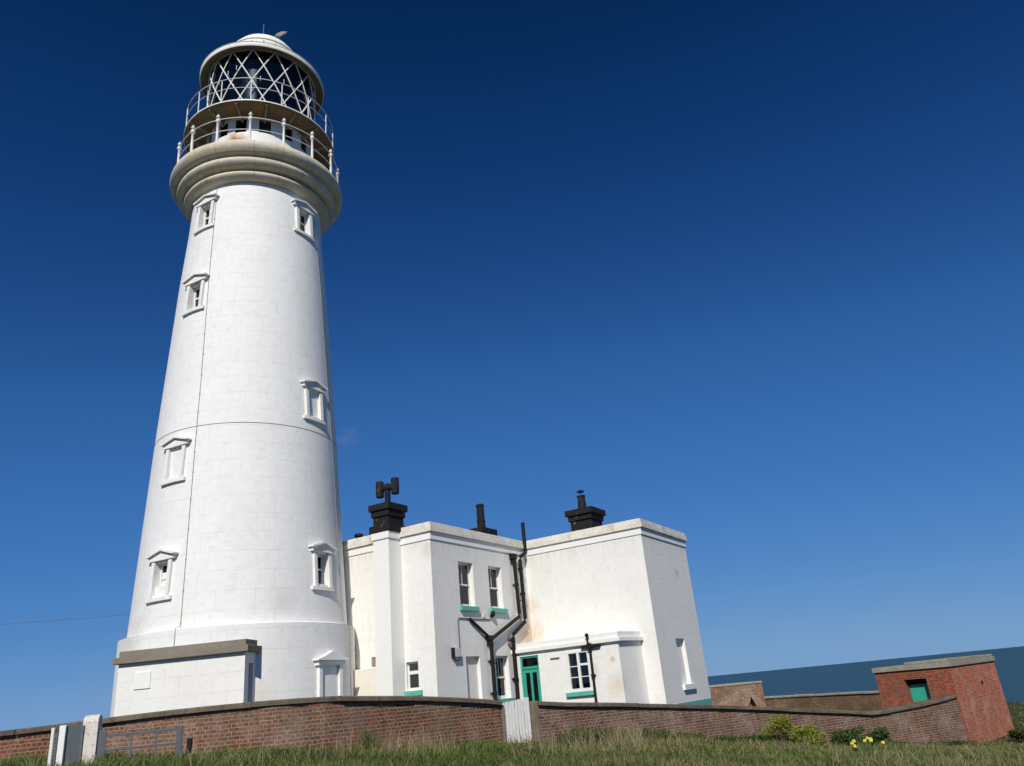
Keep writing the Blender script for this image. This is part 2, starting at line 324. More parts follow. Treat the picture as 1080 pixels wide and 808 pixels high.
if sum(f.normal.z for f in bm.faces) < 0: bmesh.ops.reverse_faces(bm, faces=bm.faces[:])
bm.to_mesh(me); bm.free()
mb = MB(); rad = [0.5, 100, 400, 1500, 6000, 25000, 70000]; vs = [(r * cos(2 * pi * i / 96), r * sin(2 * pi * i / 96), -52) for r in rad for i in range(96)]
mb._add(vs, [(k * 96 + i, k * 96 + (i + 1) % 96, (k + 1) * 96 + (i + 1) % 96, (k + 1) * 96 + i) for k in range(6) for i in range(96)])
tag(mb.build('sea', 'sea'), kind='structure')

# ------------------------------------------------------------------ lighthouse
TC = (-9.253, 25.258); BASEZ = .45; TA = 159.88
KT = 1.012
LT = thing('lighthouse', 'tall tapering white round lighthouse tower with a stone gallery and a domed glass lantern', 'lighthouse', (TC[0] * KT, TC[1] * KT, 1.6 - 1.6 * KT)); LT.scale = (KT,) * 3
prof = [(3.52, BASEZ - .6), (3.49, 4.06), (3.265, 4.12)] + [(float(np.interp(z, [4.2, 10.35, 15.97, 18.4, 19.7], [3.26, 2.95, 2.61, 2.42, 2.35])), z) for z in np.linspace(4.8, 19.7, 32)]
shaft = MB().lathe(prof, 128).build('shaft', 'tower_white', LT, smooth=35)
def rz(z): return float(np.interp(z, [0, 4.05, 4.2, 10.35, 15.97, 18.4, 19.7], [3.5, 3.49, 3.26, 2.95, 2.61, 2.42, 2.35]))
def tower_tf(phi, r0):
    a = R(TA - phi); ow = (sin(a), cos(a)); i = (-ow[0], -ow[1]); rt = (i[1], -i[0])
    return lambda p: (ow[0] * r0 + rt[0] * p[0] + i[0] * p[1], ow[1] * r0 + rt[1] * p[0] + i[1] * p[1], p[2])
TW = [(-47.5, 17.80, 1), (42, 17.85, 1), (-46.2, 14.40, 1), (43.4, 10.50, 0), (-44.8, 8.42, 0), (-45, 4.93, 1), (45.5, 5.02, 1)]
cm = None; cuts = []
for phi, z, op in TW:
    r0 = rz(z + .8); c = MB(tower_tf(phi, r0)); c.box(-.27, .27, -.4, (.25 if z > 17 else .28) if op else .05, z + .20, z + 1.12); cuts.append(c)
allc = MB()
for c in cuts: o = len(allc.v); allc.v += c.v; allc.f += [[i + o for i in f] for f in c.f]; allc.uv += c.uv
cut(shaft, allc, 35)
for phi, z, op in TW:
    r0 = rz(z + .8); sl = (rz(z) - rz(z + 1.4)) / 1.4
    tf0 = tower_tf(phi, r0); tf = lambda p, tf0=tf0, z=z, sl=sl: tf0((p[0], p[1] + sl * (p[2] - z - .8), p[2]))
    m = MB(tf); m.box(-.40, -.272, -.055, .08, z + .12, z + 1.17).box(.272, .40, -.055, .08, z + .12, z + 1.17)
    n_ = 10; lo = [(-.5 + 1. * k / n_) for k in range(n_ + 1)]; sag = lambda u: sqrt(r0 * r0 - u * u) - r0
    for k in range(n_):      # sill follows the curve of the tower
        a_, b_ = lo[k], lo[k + 1]; ya, yb = -.085 - sag(a_), -.085 - sag(b_)
        m.prism([(a_, ya), (b_, yb), (b_, .12), (a_, .12)], z + .015, z + .118)
    fr = m.build('window', 'tower_trim', LT)
    if op: fr['label'] = 'open deep set window under a small pediment'
    else: fr['label'] = 'blind window filled in and painted white under a small pediment'
    pd = MB(tf).extr([(-.50, z + 1.172), (.50, z + 1.172), (.50, z + 1.30), (0, z + 1.45), (-.50, z + 1.30)], -.09, .12)
    pd.extr([(-.57, z + 1.285), (-.50, z + 1.285), (0, z + 1.44), (.50, z + 1.285), (.57, z + 1.285), (.57, z + 1.325), (0, z + 1.492), (-.57, z + 1.325)], -.17, .12)
    pd.build('pediment', 'tower_trim', fr)
    if z == 4.93 :
        MB(tower_tf(phi, r0)).box(-.268, .268, .05, .24, z + .203, z + .46).build('infill', 'tower_white', fr)
        MB(tower_tf(phi, r0)).box(-.26, .10, .215, .235, z + .46, z + .86).build('broken_board', 'wood_white', fr)
    if op:
        tf0 = tower_tf(phi, r0 + (.11 if z > 17 else .08))
        MB(tf0).box(-.268, .268, .31, .33, z + .205, z + 1.115).build('pane', 'glass', fr)
        MB(tf0).box(-.268, .268, .335, .35, z + .205, z + 1.115).build('dark_interior', 'dark', fr)
        m = MB(tf0).box(-.268, -.215, .26, .308, z + .205, z + 1.115).box(.215, .268, .26, .308, z + .205, z + 1.115).box(-.214, .214, .26, .308, z + .205, z + .26).box(-.214, .214, .26, .308, z + 1.06, z + 1.115).box(-.214, .214, .265, .306, z + .66, z + .71)
        if phi > 40 or z > 17 or z < 5: m.box(-.02, .02, .268, .304, z + .712, z + 1.058)
        m.build('sash', 'wood_white', fr)
# filled doorway on the plinth
tf = tower_tf(45, 3.49); m = MB(tf).box(-.52, -.38, -.07, .12, .3, 2.86).box(.38, .52, -.07, .12, .3, 2.86)
dw_ = m.build('blocked_doorway', 'trim_white', LT, bevel=.008); dw_['label'] = 'blocked doorway painted over under a pediment'
MB(tf).box(-.6, .6, -.11, .14, 2.862, 2.99).extr([(-.68, 2.992), (.68, 2.992), (.68, 3.03), (.42, 3.10), (0, 3.27), (-.42, 3.10), (-.68, 3.03)], -.17, .16).build('pediment', 'trim_white', dw_, bevel=.006)
MB(tf).box(-.379, .379, 0.0, .14, .3, 2.86).build('infill', 'tower_white', dw_)
# belt joint and lightning conductors
MB().lathe([(2.957, 10.135), (2.966, 10.14), (2.966, 10.16), (2.955, 10.165)], 128, closed=True).build('belt_joint', 'cap_stone', LT, smooth=30)
for path in ([(-37.5, 19.5), (-34.5, 15.5), (-32, 11.8), (-31, 8.6), (-29.5, 4.25)], [(59, 19.0), (60, 16.5), (61, 13), (64, 9), (66, 4.25)]):
    pts = []
    for k in range(60):
        t = k / 59 * (len(path) - 1); i = min(int(t), len(path) - 2); f = t - i; ph = path[i][0] * (1 - f) + path[i + 1][0] * f; z = path[i][1] * (1 - f) + path[i + 1][1] * f
        pts.append(tower_tf(ph, rz(z) + .014)((0, 0, z)))
    for z in (4.17, 4.1): pts.append(tower_tf(path[-1][0], 3.30 if z > 4.15 else 3.50)((0, 0, z)))
    for z in (3.5, 2.5, 1.5, .6): pts.append(tower_tf(path[-1][0], 3.512)((0, 0, z)))
    c = MB().tube(pts, .009, 6).build('lightning_conductor', 'pale_cable', LT)
    multi(MB().ball((0, 0, 0), .022, 6).build('clip', 'pale_cable', c), [pts[k] for k in range(2, len(pts), 3)])
# stone gallery of three rings
def torus_prof(r0, r1, z0, z1, n=9): return [(r0 + (r1 - r0) * (.25 + .75 * sin(pi * (i + .0) / (n - 1)) ** .7), z0 + (z1 - z0) * i / (n - 1)) for i in range(n)]
def arc(r0, z0, r1, z1, b, n=8):
    return [(r0 + (r1 - r0) * t / n + b * sin(pi * t / n), z0 + (z1 - z0) * t / n) for t in range(n + 1)]
gp = [(2.2, 19.60), (2.50, 19.61)] + arc(2.52, 19.62, 2.60, 19.92, .13) + [(2.56, 19.94), (2.66, 19.965)] + arc(2.76, 19.97, 2.90, 20.33, .12) + [(2.93, 20.36), (3.00, 20.365)] + arc(3.06, 20.38, 3.19, 20.83, .10) + [(3.17, 20.85), (1.9, 20.87)]
gal = MB().lathe(gp, 128).build('gallery', 'cornice', LT, smooth=40)
# vertical joints in the gallery stones (thin recessed lines read as dark seams)
ring_ = [(r + .004, z) for r, z in gp[2:-2]]; nj = len(ring_)
j0 = MB()._add([(r, y, z) for y in (-.005, .005) for r, z in ring_], [(i, i + 1, nj + i + 1, nj + i) for i in range(nj - 1)]).build('stone_joint', 'cap_stone', gal)
for k in range(18):
    o = j0 if k == 0 else j0.copy()
    if k: COL.objects.link(o); o.parent = gal
    o.rotation_euler.z = 2 * pi * k / 18 + .07 + .05 * sin(k * 2.3)
# lower railing
MB().lathe([(2.08, 20.872), (3.1, 20.872), (3.1, 20.878), (2.08, 20.878)], 64, closed=True).build('gallery_deck', 'slab', gal)
rl = MB()
for z, r in ((21.96, .017), (21.42, .016)): rl.lathe([(3.03 + r * cos(2 * pi * i / 8), z + r * sin(2 * pi * i / 8)) for i in range(8)], 96, closed=True)
rail = rl.build('gallery_railing', 'white_metal', LT, smooth=60)
pm = MB().lathe([(.085, 0), (.085, .05), (.05, .08), (.045, .95), (.06, .97), (.085, 1.0), (.09, 1.06), (.06, 1.12), (.045, 1.14)], 10).ball((0, 0, 1.23), .075, 10).ball((0, 0, 1.33), .03, 8)
p0 = pm.build('post', 'white_metal', rail, smooth=50)
for k in range(16):
    a = R(TA - (-7.5 + 22.5 * k)); o = p0 if k == 0 else p0.copy()
    if k: COL.objects.link(o); o.parent = rail
    o.location = (3.03 * sin(a), 3.03 * cos(a), 20.86)
# lantern base (murette) with windows
mur = MB().lathe([(2.05, 20.86), (2.05, 22.90)], 96).build('lantern_base', 'murette', LT, smooth=30)
allc = MB(); MW = [-93, -68, -42.5, -21.5, 3.5, 28.5, 53, 78, 103, 128, 153, 178, 203, 228]
for ph in MW:
    c = MB(tower_tf(ph, 2.05)); c.box(-.22, .22, -.2, .14, 22.14, 22.80); o = len(allc.v); allc.v += c.v; allc.f += [[i + o for i in f] for f in c.f]; allc.uv += c.uv
cut(mur, allc, 30)
w0 = MB().box(-.218, .218, 0, .02, 22.145, 22.795).build('window', 'dark', mur)
MB().box(-.218, .218, -.03, -.02, 22.145, 22.795).build('pane', 'glass', w0)
for k, ph in enumerate(MW):
    a = R(TA - ph); o = w0 if k == 0 else w0.copy()
    if k: COL.objects.link(o); o.parent = mur; ch = w0.children[0].copy(); COL.objects.link(ch); ch.parent = o
    o.location = (1.93 * sin(a), 1.93 * cos(a), 0); o.rotation_euler.z = pi - a
# balcony floor and brackets
bal = MB().lathe([(2.0, 22.86), (2.0, 22.94), (2.84, 22.94), (2.87, 22.93), (2.87, 22.88), (2.84, 22.86)], 96, closed=True).build('balcony_floor', 'plate', LT, smooth=40)
MB().lathe([(2.872, 22.89), (2.892, 22.89), (2.892, 22.94), (2.872, 22.94)], 96, closed=True).build('floor_edge', 'white_metal', bal, smooth=40)
b0 = MB().extr([(.055, 22.58), (.10, 22.58), (.82, 22.81), (.82, 22.858), (.055, 22.858)], -.03, .03).build('bracket', 'bracket', bal)
for k in range(16):
    a = R(TA - (3 + 22.5 * k)); o = b0 if k == 0 else b0.copy()
    if k: COL.objects.link(o); o.parent = bal
    o.location = (2.0 * sin(a), 2.0 * cos(a), 0); o.rotation_euler.z = pi / 2 - a
rl = MB()
for z, r in ((23.99, .016), (23.53, .013)): rl.lathe([(2.85 + r * cos(2 * pi * i / 8), z + r * sin(2 * pi * i / 8)) for i in range(8)], 96, closed=True)
r2 = rl.build('balcony_railing', 'white_metal', LT, smooth=60)
p1 = MB().tube([(0, 0, 0), (0, 0, 1.0)], .022, 8).build('post', 'white_metal', r2)
for k in range(16):
    a = R(TA - (-8.6 + 22.5 * k)); o = p1 if k == 0 else p1.copy()
    if k: COL.objects.link(o); o.parent = r2
    o.location = (2.85 * sin(a), 2.85 * cos(a), 22.93)
# lantern glazing: diagonal astragals, glass, drum and optic
gl = MB().lathe([(2.08, 22.93), (2.14, 22.93), (2.14, 23.08), (2.08, 23.08)], 96, closed=True).build('lantern_glazing', 'white_metal', LT, smooth=40)
MB().lathe([(2.06, 26.12), (2.15, 26.12), (2.15, 26.22), (2.06, 26.22)], 96, closed=True).build('head_ring', 'white_metal', gl, smooth=40)
MB().lathe([(2.09, 23.07), (2.09, 26.16)], 96).build('glass', 'lantern_glass', gl, smooth=60)
bars = []
for sgn in (-1, 1):
    pts = []
    for i in range(13):
        t = i / 12; a = R(45) * t * sgn; pts.append((2.125 * cos(a), 2.125 * sin(a), 26.15 - 3.13 * t))
    bars.append(MB().tube(pts, .025, 6).build('diagonal_bar', 'trim_white', gl))
for k in range(16):
    for b in bars:
        o = b if k == 0 else b.copy()
        if k: COL.objects.link(o); o.parent = gl
        o.rotation_euler.z = R(90 - TA + 10.9 + 22.5 * k)
# small hand grips on some bars
hg = MB()
for ph, t in ((-47, .45), (-36, .36), (-29, .62), (-3, .5), (-27, .3), (20, .45)):
    a = R(90 - TA + ph); c_, s_ = cos(a), sin(a); z = 26.02 - 2.86 * t
    hg.tube([(2.14 * c_, 2.14 * s_, z + .12), (2.24 * c_, 2.24 * s_, z + .10), (2.24 * c_, 2.24 * s_, z - .10), (2.14 * c_, 2.14 * s_, z - .12)], .012, 5)
hg.build('hand_grip', 'white_metal', gl)
MB().lathe([(1.72 + .14 * sin(pi * t / 16), 23.0 + 3.05 * t / 16) for t in range(17)], 64).build('drum', 'drum', gl, smooth=60)
rp = MB().lathe([(2.02, 26.19), (2.17, 26.16), (2.42, 26.02), (2.47, 26.0), (2.485, 26.03), (2.485, 26.17), (2.45, 26.23), (2.15, 26.38), (1.60, 26.75), (1.50, 26.85), (1.50, 27.40), (1.44, 27.44), (1.37, 27.68), (1.17, 27.97), (.84, 28.22), (.42, 28.38), (.01, 28.43)], 96).build('roof', 'tower_trim', LT, smooth=35)
MB().lathe([(2.16, 26.14), (2.40, 26.01), (2.44, 25.992), (2.44, 26.0), (2.16, 26.155)], 96, closed=True).build('soffit', 'bracket', rp)
MB().lathe([(2.46, 26.17), (2.50, 26.175), (2.50, 26.195), (2.46, 26.20)], 96, closed=True).build('gutter_rim', 'cornice', rp)
MB().lathe([(1.505, 27.38), (1.53, 27.385), (1.53, 27.41), (1.50, 27.415)], 64, closed=True).build('dome_flashing', 'cornice', rp)
multi(MB().ball((0, 0, 0), .035, 6).build('bolt', 'cornice', rp), [(1.505 * cos(2 * pi * k / 20), 1.505 * sin(2 * pi * k / 20), 27.25) for k in range(20)])
q = tower_tf(2, .75); MB(q).tube([(-.1, 0, 28.2), (-.1, 0, 28.95)], .018, 6).build('lightning_rod', 'grey_metal', rp)
q = tower_tf(0, .45)
vn = MB(q).tube([(.0, 0, 28.3), (.45, 0, 28.72)], .035, 8).build('wind_vane', 'grey_metal', rp)
MB(q).extr([(.40, 28.66), (.62, 28.72), (.90, 29.02), (.66, 28.98), (.45, 28.80)], -.05, .05).build('vane_tail', 'slab', vn)
# porch
QX, QY = -7.80 * .993, 21.62 * .993; pr = R(-85)
pd = (sin(pr), cos(pr)); pin = (sin(R(5)), cos(R(5)))
def porch_tf(p): k = .993; return (QX - TC[0] + (pd[0] * p[0] * -1 + pin[0] * p[1]) * k, QY - TC[1] + (pd[1] * p[0] * -1 + pin[1] * p[1]) * k, 1.6 + (p[2] - 1.6) * k)   # x: 0 at right corner, negative to the left
po = MB(porch_tf).box(-3.575, 0, 0, 1.5, 0.1, 3.30).build('porch', 'porch_white', LT)
c = MB(porch_tf).box(-.5, .4, .24, .52, -0.4, 3.02); cut(po, c)
MB(porch_tf).box(-.3, -.24, .2, .56, .3, 3.1).build('door', 'black', po)
MB(porch_tf).box(-3.70, .13, -.13, 1.40, 3.302, 3.47).box(-3.58, .02, -.02, 1.35, 3.472, 3.63).build('cornice', 'cap_stone', po, bevel=.015)
MB(porch_tf).box(-3.08, -2.62, -.03, .02, 2.62, 3.05).build('plaque', 'trim_white', po, bevel=.004)

# ------------------------------------------------------------------ keepers' house  (local x along one wall, y along the other)
H0 = (-3.0928, 24.7455); HR = R(90 - 29.7)
HS = thing('keepers_house', 'white two storey flat roofed keepers house with green sills and black chimneys beside the tower', 'house', (H0[0], H0[1], 0), HR)
XC, YW, XE = 5.94, -4.81, 10.50
foot = [(0, 0), (XC, 0), (XC, YW), (XE, YW), (XE, 7), (0, 7)]
def off(poly, d):
    out = []; n = len(poly)
    for i in range(n):
        a, b, c = Vector(poly[i - 1]), Vector(poly[i]), Vector(poly[(i + 1) % n]); e1 = (b - a).normalized(); e2 = (c - b).normalized()
        n1 = Vector((e1.y, -e1.x)); n2 = Vector((e2.y, -e2.x)); k = (n1 + n2); k /= (1 + n1.dot(n2)); out.append(tuple(b + k * d))
    return out
walls = MB().prism(foot, .0, 6.44).build('walls', 'house_white', HS)
cream = None
XX, YE, YI = 4.45, -4.04, -4.22      # single storey extension
ext = MB().prism([(XX, .02), (XX, YE), (XC + .05, YI - .012), (XC + .05, .02)], .0, 2.9).build('extension_walls', 'house_white', HS)
FB = lambda y0: (lambda p: (p[0], y0 + p[1], p[2]))           # face looking along -y
FA = lambda x0: (lambda p: (x0 + p[1], -p[0], p[2]))          # face looking along -x, u = -y
allc = MB()
def addc(tf, u0, u1, z0, z1, d):
    c = MB(tf).box(u0, u1, -.3, d, z0, z1); o = len(allc.v); allc.v += c.v; allc.f += [[i + o for i in f] for f in c.f]; allc.uv += c.uv
FB0, FBw, FA0 = FB(0), FB(YW), FA(0)
UP = [(1.47, 2.33, 4.42, 5.87), (3.28, 4.13, 4.42, 5.87), (3.32, 4.14, 1.50, 2.86)]
for w in UP: addc(FB0, w[0], w[1], w[2], w[3], .30)
addc(FB0, 1.58, 2.38, 1.1, 2.86, .14); addc(FBw, 7.74, 8.62, 1.40, 2.93, .14); addc(FA0, -1.16, -.69, 1.98, 2.81, .22); addc(FA0, -2.56, -2.30, 2.80, 3.10, .05)
cut(walls, allc)
allc = MB(); FX = FA(XX); addc(FX, .27, 1.01, .3, 2.78, .14); addc(FX, 2.13, 2.92, 1.52, 2.74, .12); cut(ext, allc)
# parapet
band = MB().ring(off(foot, .035), off(foot, -.25), 6.44, 6.68).build('parapet_band', 'trim_white', HS, bevel=.01)
cop = MB().ring(off(foot, .10), off(foot, -.3), 6.682, 6.86).build('parapet_coping', 'parapet', HS, bevel=.015)
MB().ring(off(foot, .06), off(foot, -.28), 6.862, 7.0).build('coping_top', 'parapet', cop, bevel=.02)
MB().prism(off(foot, -.24), 6.5, 6.72).build('flat_roof', 'slab', HS)
MB().prism([(XX - .11, 0), (XX - .11, YE - .11), (XC - .002, YI - .12), (XC - .002, 0)], 2.902, 3.03).build('extension_cornice', 'house_white', ext, bevel=.015)
MB().prism([(XX - .03, 0), (XX - .03, YE - .03), (XC - .002, YI - .03), (XC - .002, 0)], 3.032, 3.22).build('extension_parapet', 'house_white', ext, bevel=.012)
# green plinth paint
MB().prism(off([(XC, YW), (XE, YW), (XE, 7), (XC, 7)], .012), .1, .82).build('plinth_band', 'sill_green', HS)
# sash windows
def sash(tf, u0, u1, z0, z1, d, host, curtain=True, lab=None):
    w = MB(tf); e = .07
    w.box(u0, u0 + e, d - .06, d, z0, z1).box(u1 - e, u1, d - .06, d, z0, z1).box(u0 + e, u1 - e, d - .06, d, z0, z0 + .10).box(u0 + e, u1 - e, d - .06, d, z1 - .06, z1)
    zm = (z0 + z1) / 2; w.box(u0 + e, u1 - e, d - .075, d - .005, zm - .03, zm + .03)
    o = w.build('window', 'wood_white', host)
    MB(tf).box(u0 + e, u1 - e, d - .03, d - .02, z0 + .1, zm - .03).box(u0 + e, u1 - e, d - .045, d - .035, zm + .03, z1 - .06).build('pane', 'glass', o)
    um = (u0 + u1) / 2
    MB(tf).box(um - .015, um + .015, d - .05, d - .03, zm + .03, z1 - .06).build('glazing_bar', 'wood_white', o)
    if curtain:
        vs = []; fs = []; n = 24
        for i in range(n + 1):
            u = u0 + e + (u1 - u0 - 2 * e) * i / n; f = abs(i / n - .5) * 2; bot = z0 + .05; top = z1 - .10 - .30 * (1 - f ** 2) ** .6
            for zz in (bot, top): vs.append((u, d + .03 + .012 * sin(i * 1.9), zz))
        for i in range(n): fs.append((2 * i, 2 * i + 2, 2 * i + 3, 2 * i + 1))
        MB(tf)._add(vs, fs).build('curtain', 'curtain', o)
    MB(tf).box(u0 + .01, u1 - .01, d + .05, d + .055, z0, z1).build('dark_interior', 'dark', o)
    return o
# deepen behind the sash: the recess is .30 deep, sash stands at .22
for i, w in enumerate(UP):
    o = sash(FB0, w[0], w[1], w[2], w[3], .23, HS, True)
    MB(FB0).box(w[0] - .07, w[1] + .10, -.10, .05, w[2] - .15, w[2] + .002).build('sill', 'sill_green', o, bevel=.006)
o = MB(FB0).box(1.58, 2.38, .125, .15, 1.1, 2.86).build('blind_window', 'blocked', HS); o['label'] = 'blocked up recess with a brown damp stain'
o = MB(FBw).box(7.70, 8.86, -.09, .06, 1.21, 1.395).build('blind_window', 'trim_white', HS, bevel=.006); o['label'] = 'tall shallow blind recess with a white stone sill'
# small window on the left facing wall
o = MB(FA0).box(-1.16, -1.12, .10, .15, 1.98, 2.81).box(-.73, -.69, .10, .15, 1.98, 2.81).box(-1.12, -.73, .10, .15, 1.98, 2.06).box(-1.12, -.73, .10, .15, 2.45, 2.55).box(-1.12, -.73, .10, .15, 2.76, 2.81).build('window', 'wood_white', HS); o['label'] = 'small two pane window near the chimney breast'
MB(FA0).box(-1.12, -.73, .125, .135, 2.06, 2.76).build('pane', 'glass', o); MB(FA0).box(-1.15, -.70, .19, .21, 2.0, 2.8).build('dark_interior', 'dark', o)
MB(FA0).box(-1.24, -.55, -.09, .04, 1.83, 1.976).build('sill', 'sill_green', o, bevel=.006)
m = MB(FA0).box(-2.56, -2.30, .03, .06, 2.80, 3.10)
for k in range(7): m.box(-2.55, -2.31, .012, .03, 2.82 + .04 * k, 2.84 + .04 * k)
m.build('air_grille', 'grille', HS)
# casement on the extension
m = MB(FX); a, b, z0, z1 = 2.13, 2.92, 1.52, 2.74
m.box(a - .05, a + .05, -.02, .10, z0 - .03, z1 + .03).box(b - .05, b + .05, -.02, .10, z0 - .03, z1 + .03).box(a + .05, b - .05, -.02, .10, z0 - .03, z0 + .07).box(a + .05, b - .05, -.02, .10, z1 - .05, z1 + .03)
um = (a + b) / 2; m.box(um - .045, um + .045, -.01, .09, z0 + .07, z1 - .05)
zt = z1 - .42; m.box(um + .045, b - .05, -.008, .085, zt - .035, zt + .035)
cs = m.build('casement_window', 'wood_white', HS, bevel=.004)
m = MB(FX)
for zz in (z0 + .42, z0 + .76): m.box(a + .05, um - .045, .02, .07, zz - .013, zz + .013)
m.box(um + .045, b - .05, .02, .07, z0 + .41, z0 + .436); m.build('glazing_bar', 'wood_white', cs)
MB(FX).box(a + .05, um - .045, .05, .06, z0 + .07, z1 - .05).box(um + .045, b - .05, .05, .06, z0 + .07, z1 - .05).build('pane', 'glass', cs)
MB(FX).box(a + .02, b - .02, .10, .115, z0, z1).build('dark_interior', 'dark', cs)
MB(FX).box(1.98, 3.03, -.10, .03, 1.36, 1.488).build('sill', 'sill_green', cs, bevel=.006)
# green door with fanlight
a, b = .27, 1.01
m = MB(FX).box(a, a + .06, .04, .12, .3, 2.78).box(b - .06, b, .04, .12, .3, 2.78).box(a + .06, b - .06, .04, .12, 2.72, 2.78).box(a + .06, b - .06, .03, .12, 2.36, 2.44)
dr = m.build('door', 'green', HS, bevel=.004); dr['label'] = 'sea green door with two tall dark panes and a fanlight'
um = (a + b) / 2
m = MB(FX).box(a + .06, a + .15, .06, .11, .5, 2.355).box(b - .15, b - .06, .06, .11, .5, 2.355).box(um - .04, um + .04, .055, .112, .5, 2.355).box(a + .15, b - .15, .06, .11, 2.24, 2.355).box(a + .15, b - .15, .06, .11, .5, 1.25)
m.build('door_leaf', 'green', dr, bevel=.003)
MB(FX).box(a + .15, um - .04, .085, .095, 1.25, 2.24).box(um + .04, b - .15, .085, .095, 1.25, 2.24).box(a + .06, b - .06, .08, .09, 2.44, 2.72).build('pane', 'glass', dr)
MB(FX).box(a + .02, b - .02, .121, .13, .4, 2.75).build('dark_interior', 'dark', dr)
MB(FX).ball((a + .11, .045, 1.45), .028, 8).build('handle', 'grey_metal', dr)
MB(FX).box(1.50, 1.84, -.05, .01, 2.60, 2.63).build('bracket', 'cap_stone', HS)
# pipes
def pipe(tf, pts, r, name, host=HS, collars=()):
    o = MB(tf).tube(pts, r, 10).build(name, 'black', host, smooth=50)
    m = MB(tf)
    for p in collars: m.lathe([(r + .004, p[2] - .045), (r + .022, p[2] - .04), (r + .022, p[2] + .04), (r + .004, p[2] + .045)], 10, c=(p[0], p[1]), closed=True).box(p[0] - r - .03, p[0] + r + .03, p[1], .02, p[2] - .014, p[2] + .014)
    if collars: m.build('collar', 'black', o)
    return o
P = -.125
pa = pipe(FB0, [(4.90, P, 6.2), (4.95, P, 4.30), (4.90, P, 4.16), (3.02, P, 3.40), (2.93, P, 3.30), (2.93, P, .4)], .066, 'drainpipe', collars=[(4.93, P, 5.3), (2.93, P, 2.7), (2.93, P, 1.7), (2.93, P, 3.2)])
MB(FB0).prism([(4.78, -.19), (5.04, -.19), (5.04, 0), (4.78, 0)], 6.22, 6.42).prism([(4.83, -.17), (4.99, -.17), (4.99, 0), (4.83, 0)], 6.05, 6.22).build('hopper', 'black', pa, bevel=.01)
MB(FB0).box(2.80, 3.05, -.19, 0, 3.36, 3.50).box(2.85, 3.01, -.17, 0, 3.2, 3.358).build('hopper', 'black', pa, bevel=.01)
MB(FB0).tube([(1.86, -.06, 4.02), (2.86, -.10, 3.46)], .05, 8).build('branch', 'black', pa, smooth=50)
pipe(FB0, [(5.80, P, 7.70), (5.80, P, 6.62), (5.72, P, 6.50), (5.40, P, 6.36), (5.33, P, 6.22), (5.33, P, 4.12), (5.28, P, 4.00), (4.42, P, 3.56), (4.36, P, 3.44), (4.34, P, .4)], .070, 'drainpipe', collars=[(5.33, P, 5.9), (5.33, P, 5.0), (4.34, P, 3.36), (4.34, P, 2.1)])
p = MB(FB0).tube([(5.12, -.07, 6.05), (5.14, -.07, 4.55), (5.10, -.07, 4.3)], .035, 8).build('pale_pipe', 'wing_cream', HS, smooth=50)
m = MB(FB0)
for x, z in ((5.12, 4.75), (4.22, 3.25), (3.06, 2.62)): m.box(x - .06, x + .06, -.13, .02, z - .025, z + .025)
m.build('pipe_bracket', 'rust', HS)
pc = pipe(FX, [(3.05, -.09, 2.84), (3.05, -.09, .4)], .045, 'drainpipe', collars=[(3.05, -.09, 1.95), (3.05, -.09, 1.1)])
MB(FX).box(2.72, 3.42, -.12, -.0, 2.80, 2.87).box(2.97, 3.13, -.16, -.01, 2.76, 2.95).build('gutter', 'black', pc, bevel=.008)
MB(FX).tube([(3.02, -.13, 2.93), (3.02, -.15, 3.16)], .035, 8).ball((3.02, -.15, 3.20), .07, 8).build('overflow', 'black', pc)
# meter box, cable and lamp
mbx = MB(FB0).box(.84, 1.12, -.14, 0, 2.84, 3.10).build('meter_box', 'grey_box', HS, bevel=.01)
MB(FB0).box(.80, .838, -.13, 0, 2.80, 3.12).build('box_back', 'black', mbx)
cbl = MB(FB0).tube([(.95, -.02, 2.84), (1.0, -.02, 2.74), (1.20, -.02, 2.74), (1.25, -.02, 2.8), (1.25, -.02, 3.98), (1.30, -.02, 4.03), (3.12, -.02, 4.03), (3.20, -.03, 4.10), (3.20, -.05, 4.22)], .016, 6).build('cable', 'cable', HS)
MB(FB0).ball((3.22, -.10, 4.22), .085, 8, (1, 1, 1.25)).box(3.18, 3.26, -.10, 0, 4.10, 4.20).build('outside_lamp', 'black', HS)
MB(FB0).box(2.72, 2.84, -.03, 0, 4.10, 4.24).build('vent_plate', 'wing_cream', HS)
# chimney breast, stacks and pots
cb = MB().box(-.62, -.002, 1.20, 1.85, 0, 6.62).build('chimney_breast', 'trim_white', HS, bevel=.01)
MB().box(-.66, -.002, 1.16, 1.90, 6.622, 6.85).build('breast_cap', 'trim_white', cb, bevel=.01)
def stack(x0, x1, y0, y1, z0, z1, tiers, lab):
    s_ = MB().box(x0, x1, y0, y1, z0, z1)
    for za, zb, o in tiers: s_.box(x0 - o, x1 + o, y0 - o, y1 + o, za, zb)
    o = s_.build('chimney_stack', 'stack', HS, bevel=.015); o['label'] = lab; return o
s1 = stack(-.58, .22, 1.22, 1.86, 6.852, 7.55, [(6.852, 7.09, .10), (7.38, 7.58, .05), (7.582, 7.80, .11)], 'black square chimney stack with a twin barrelled cowl')
MB().tube([(-.2, 1.53, 7.8), (-.2, 1.53, 8.42)], .10, 12).tube([(-.2, 1.24, 8.40), (-.2, 1.84, 8.40)], .09, 10).ball((-.2, 1.53, 8.42), .15, 10).build('cowl', 'stack', s1, smooth=50)
for yy in (1.20, 1.86): MB().lathe([(.10, 8.13), (.135, 8.15), (.135, 8.66), (.12, 8.68), (.10, 8.68)], 14, c=(-.2, yy)).build('cowl_barrel', 'stack', s1, smooth=50)
s2 = stack(4.95, 5.75, 1.25, 1.65, 6.722, 7.40, [(7.42, 7.66, .14)], 'low black chimney stack with one tall plain pot'); 
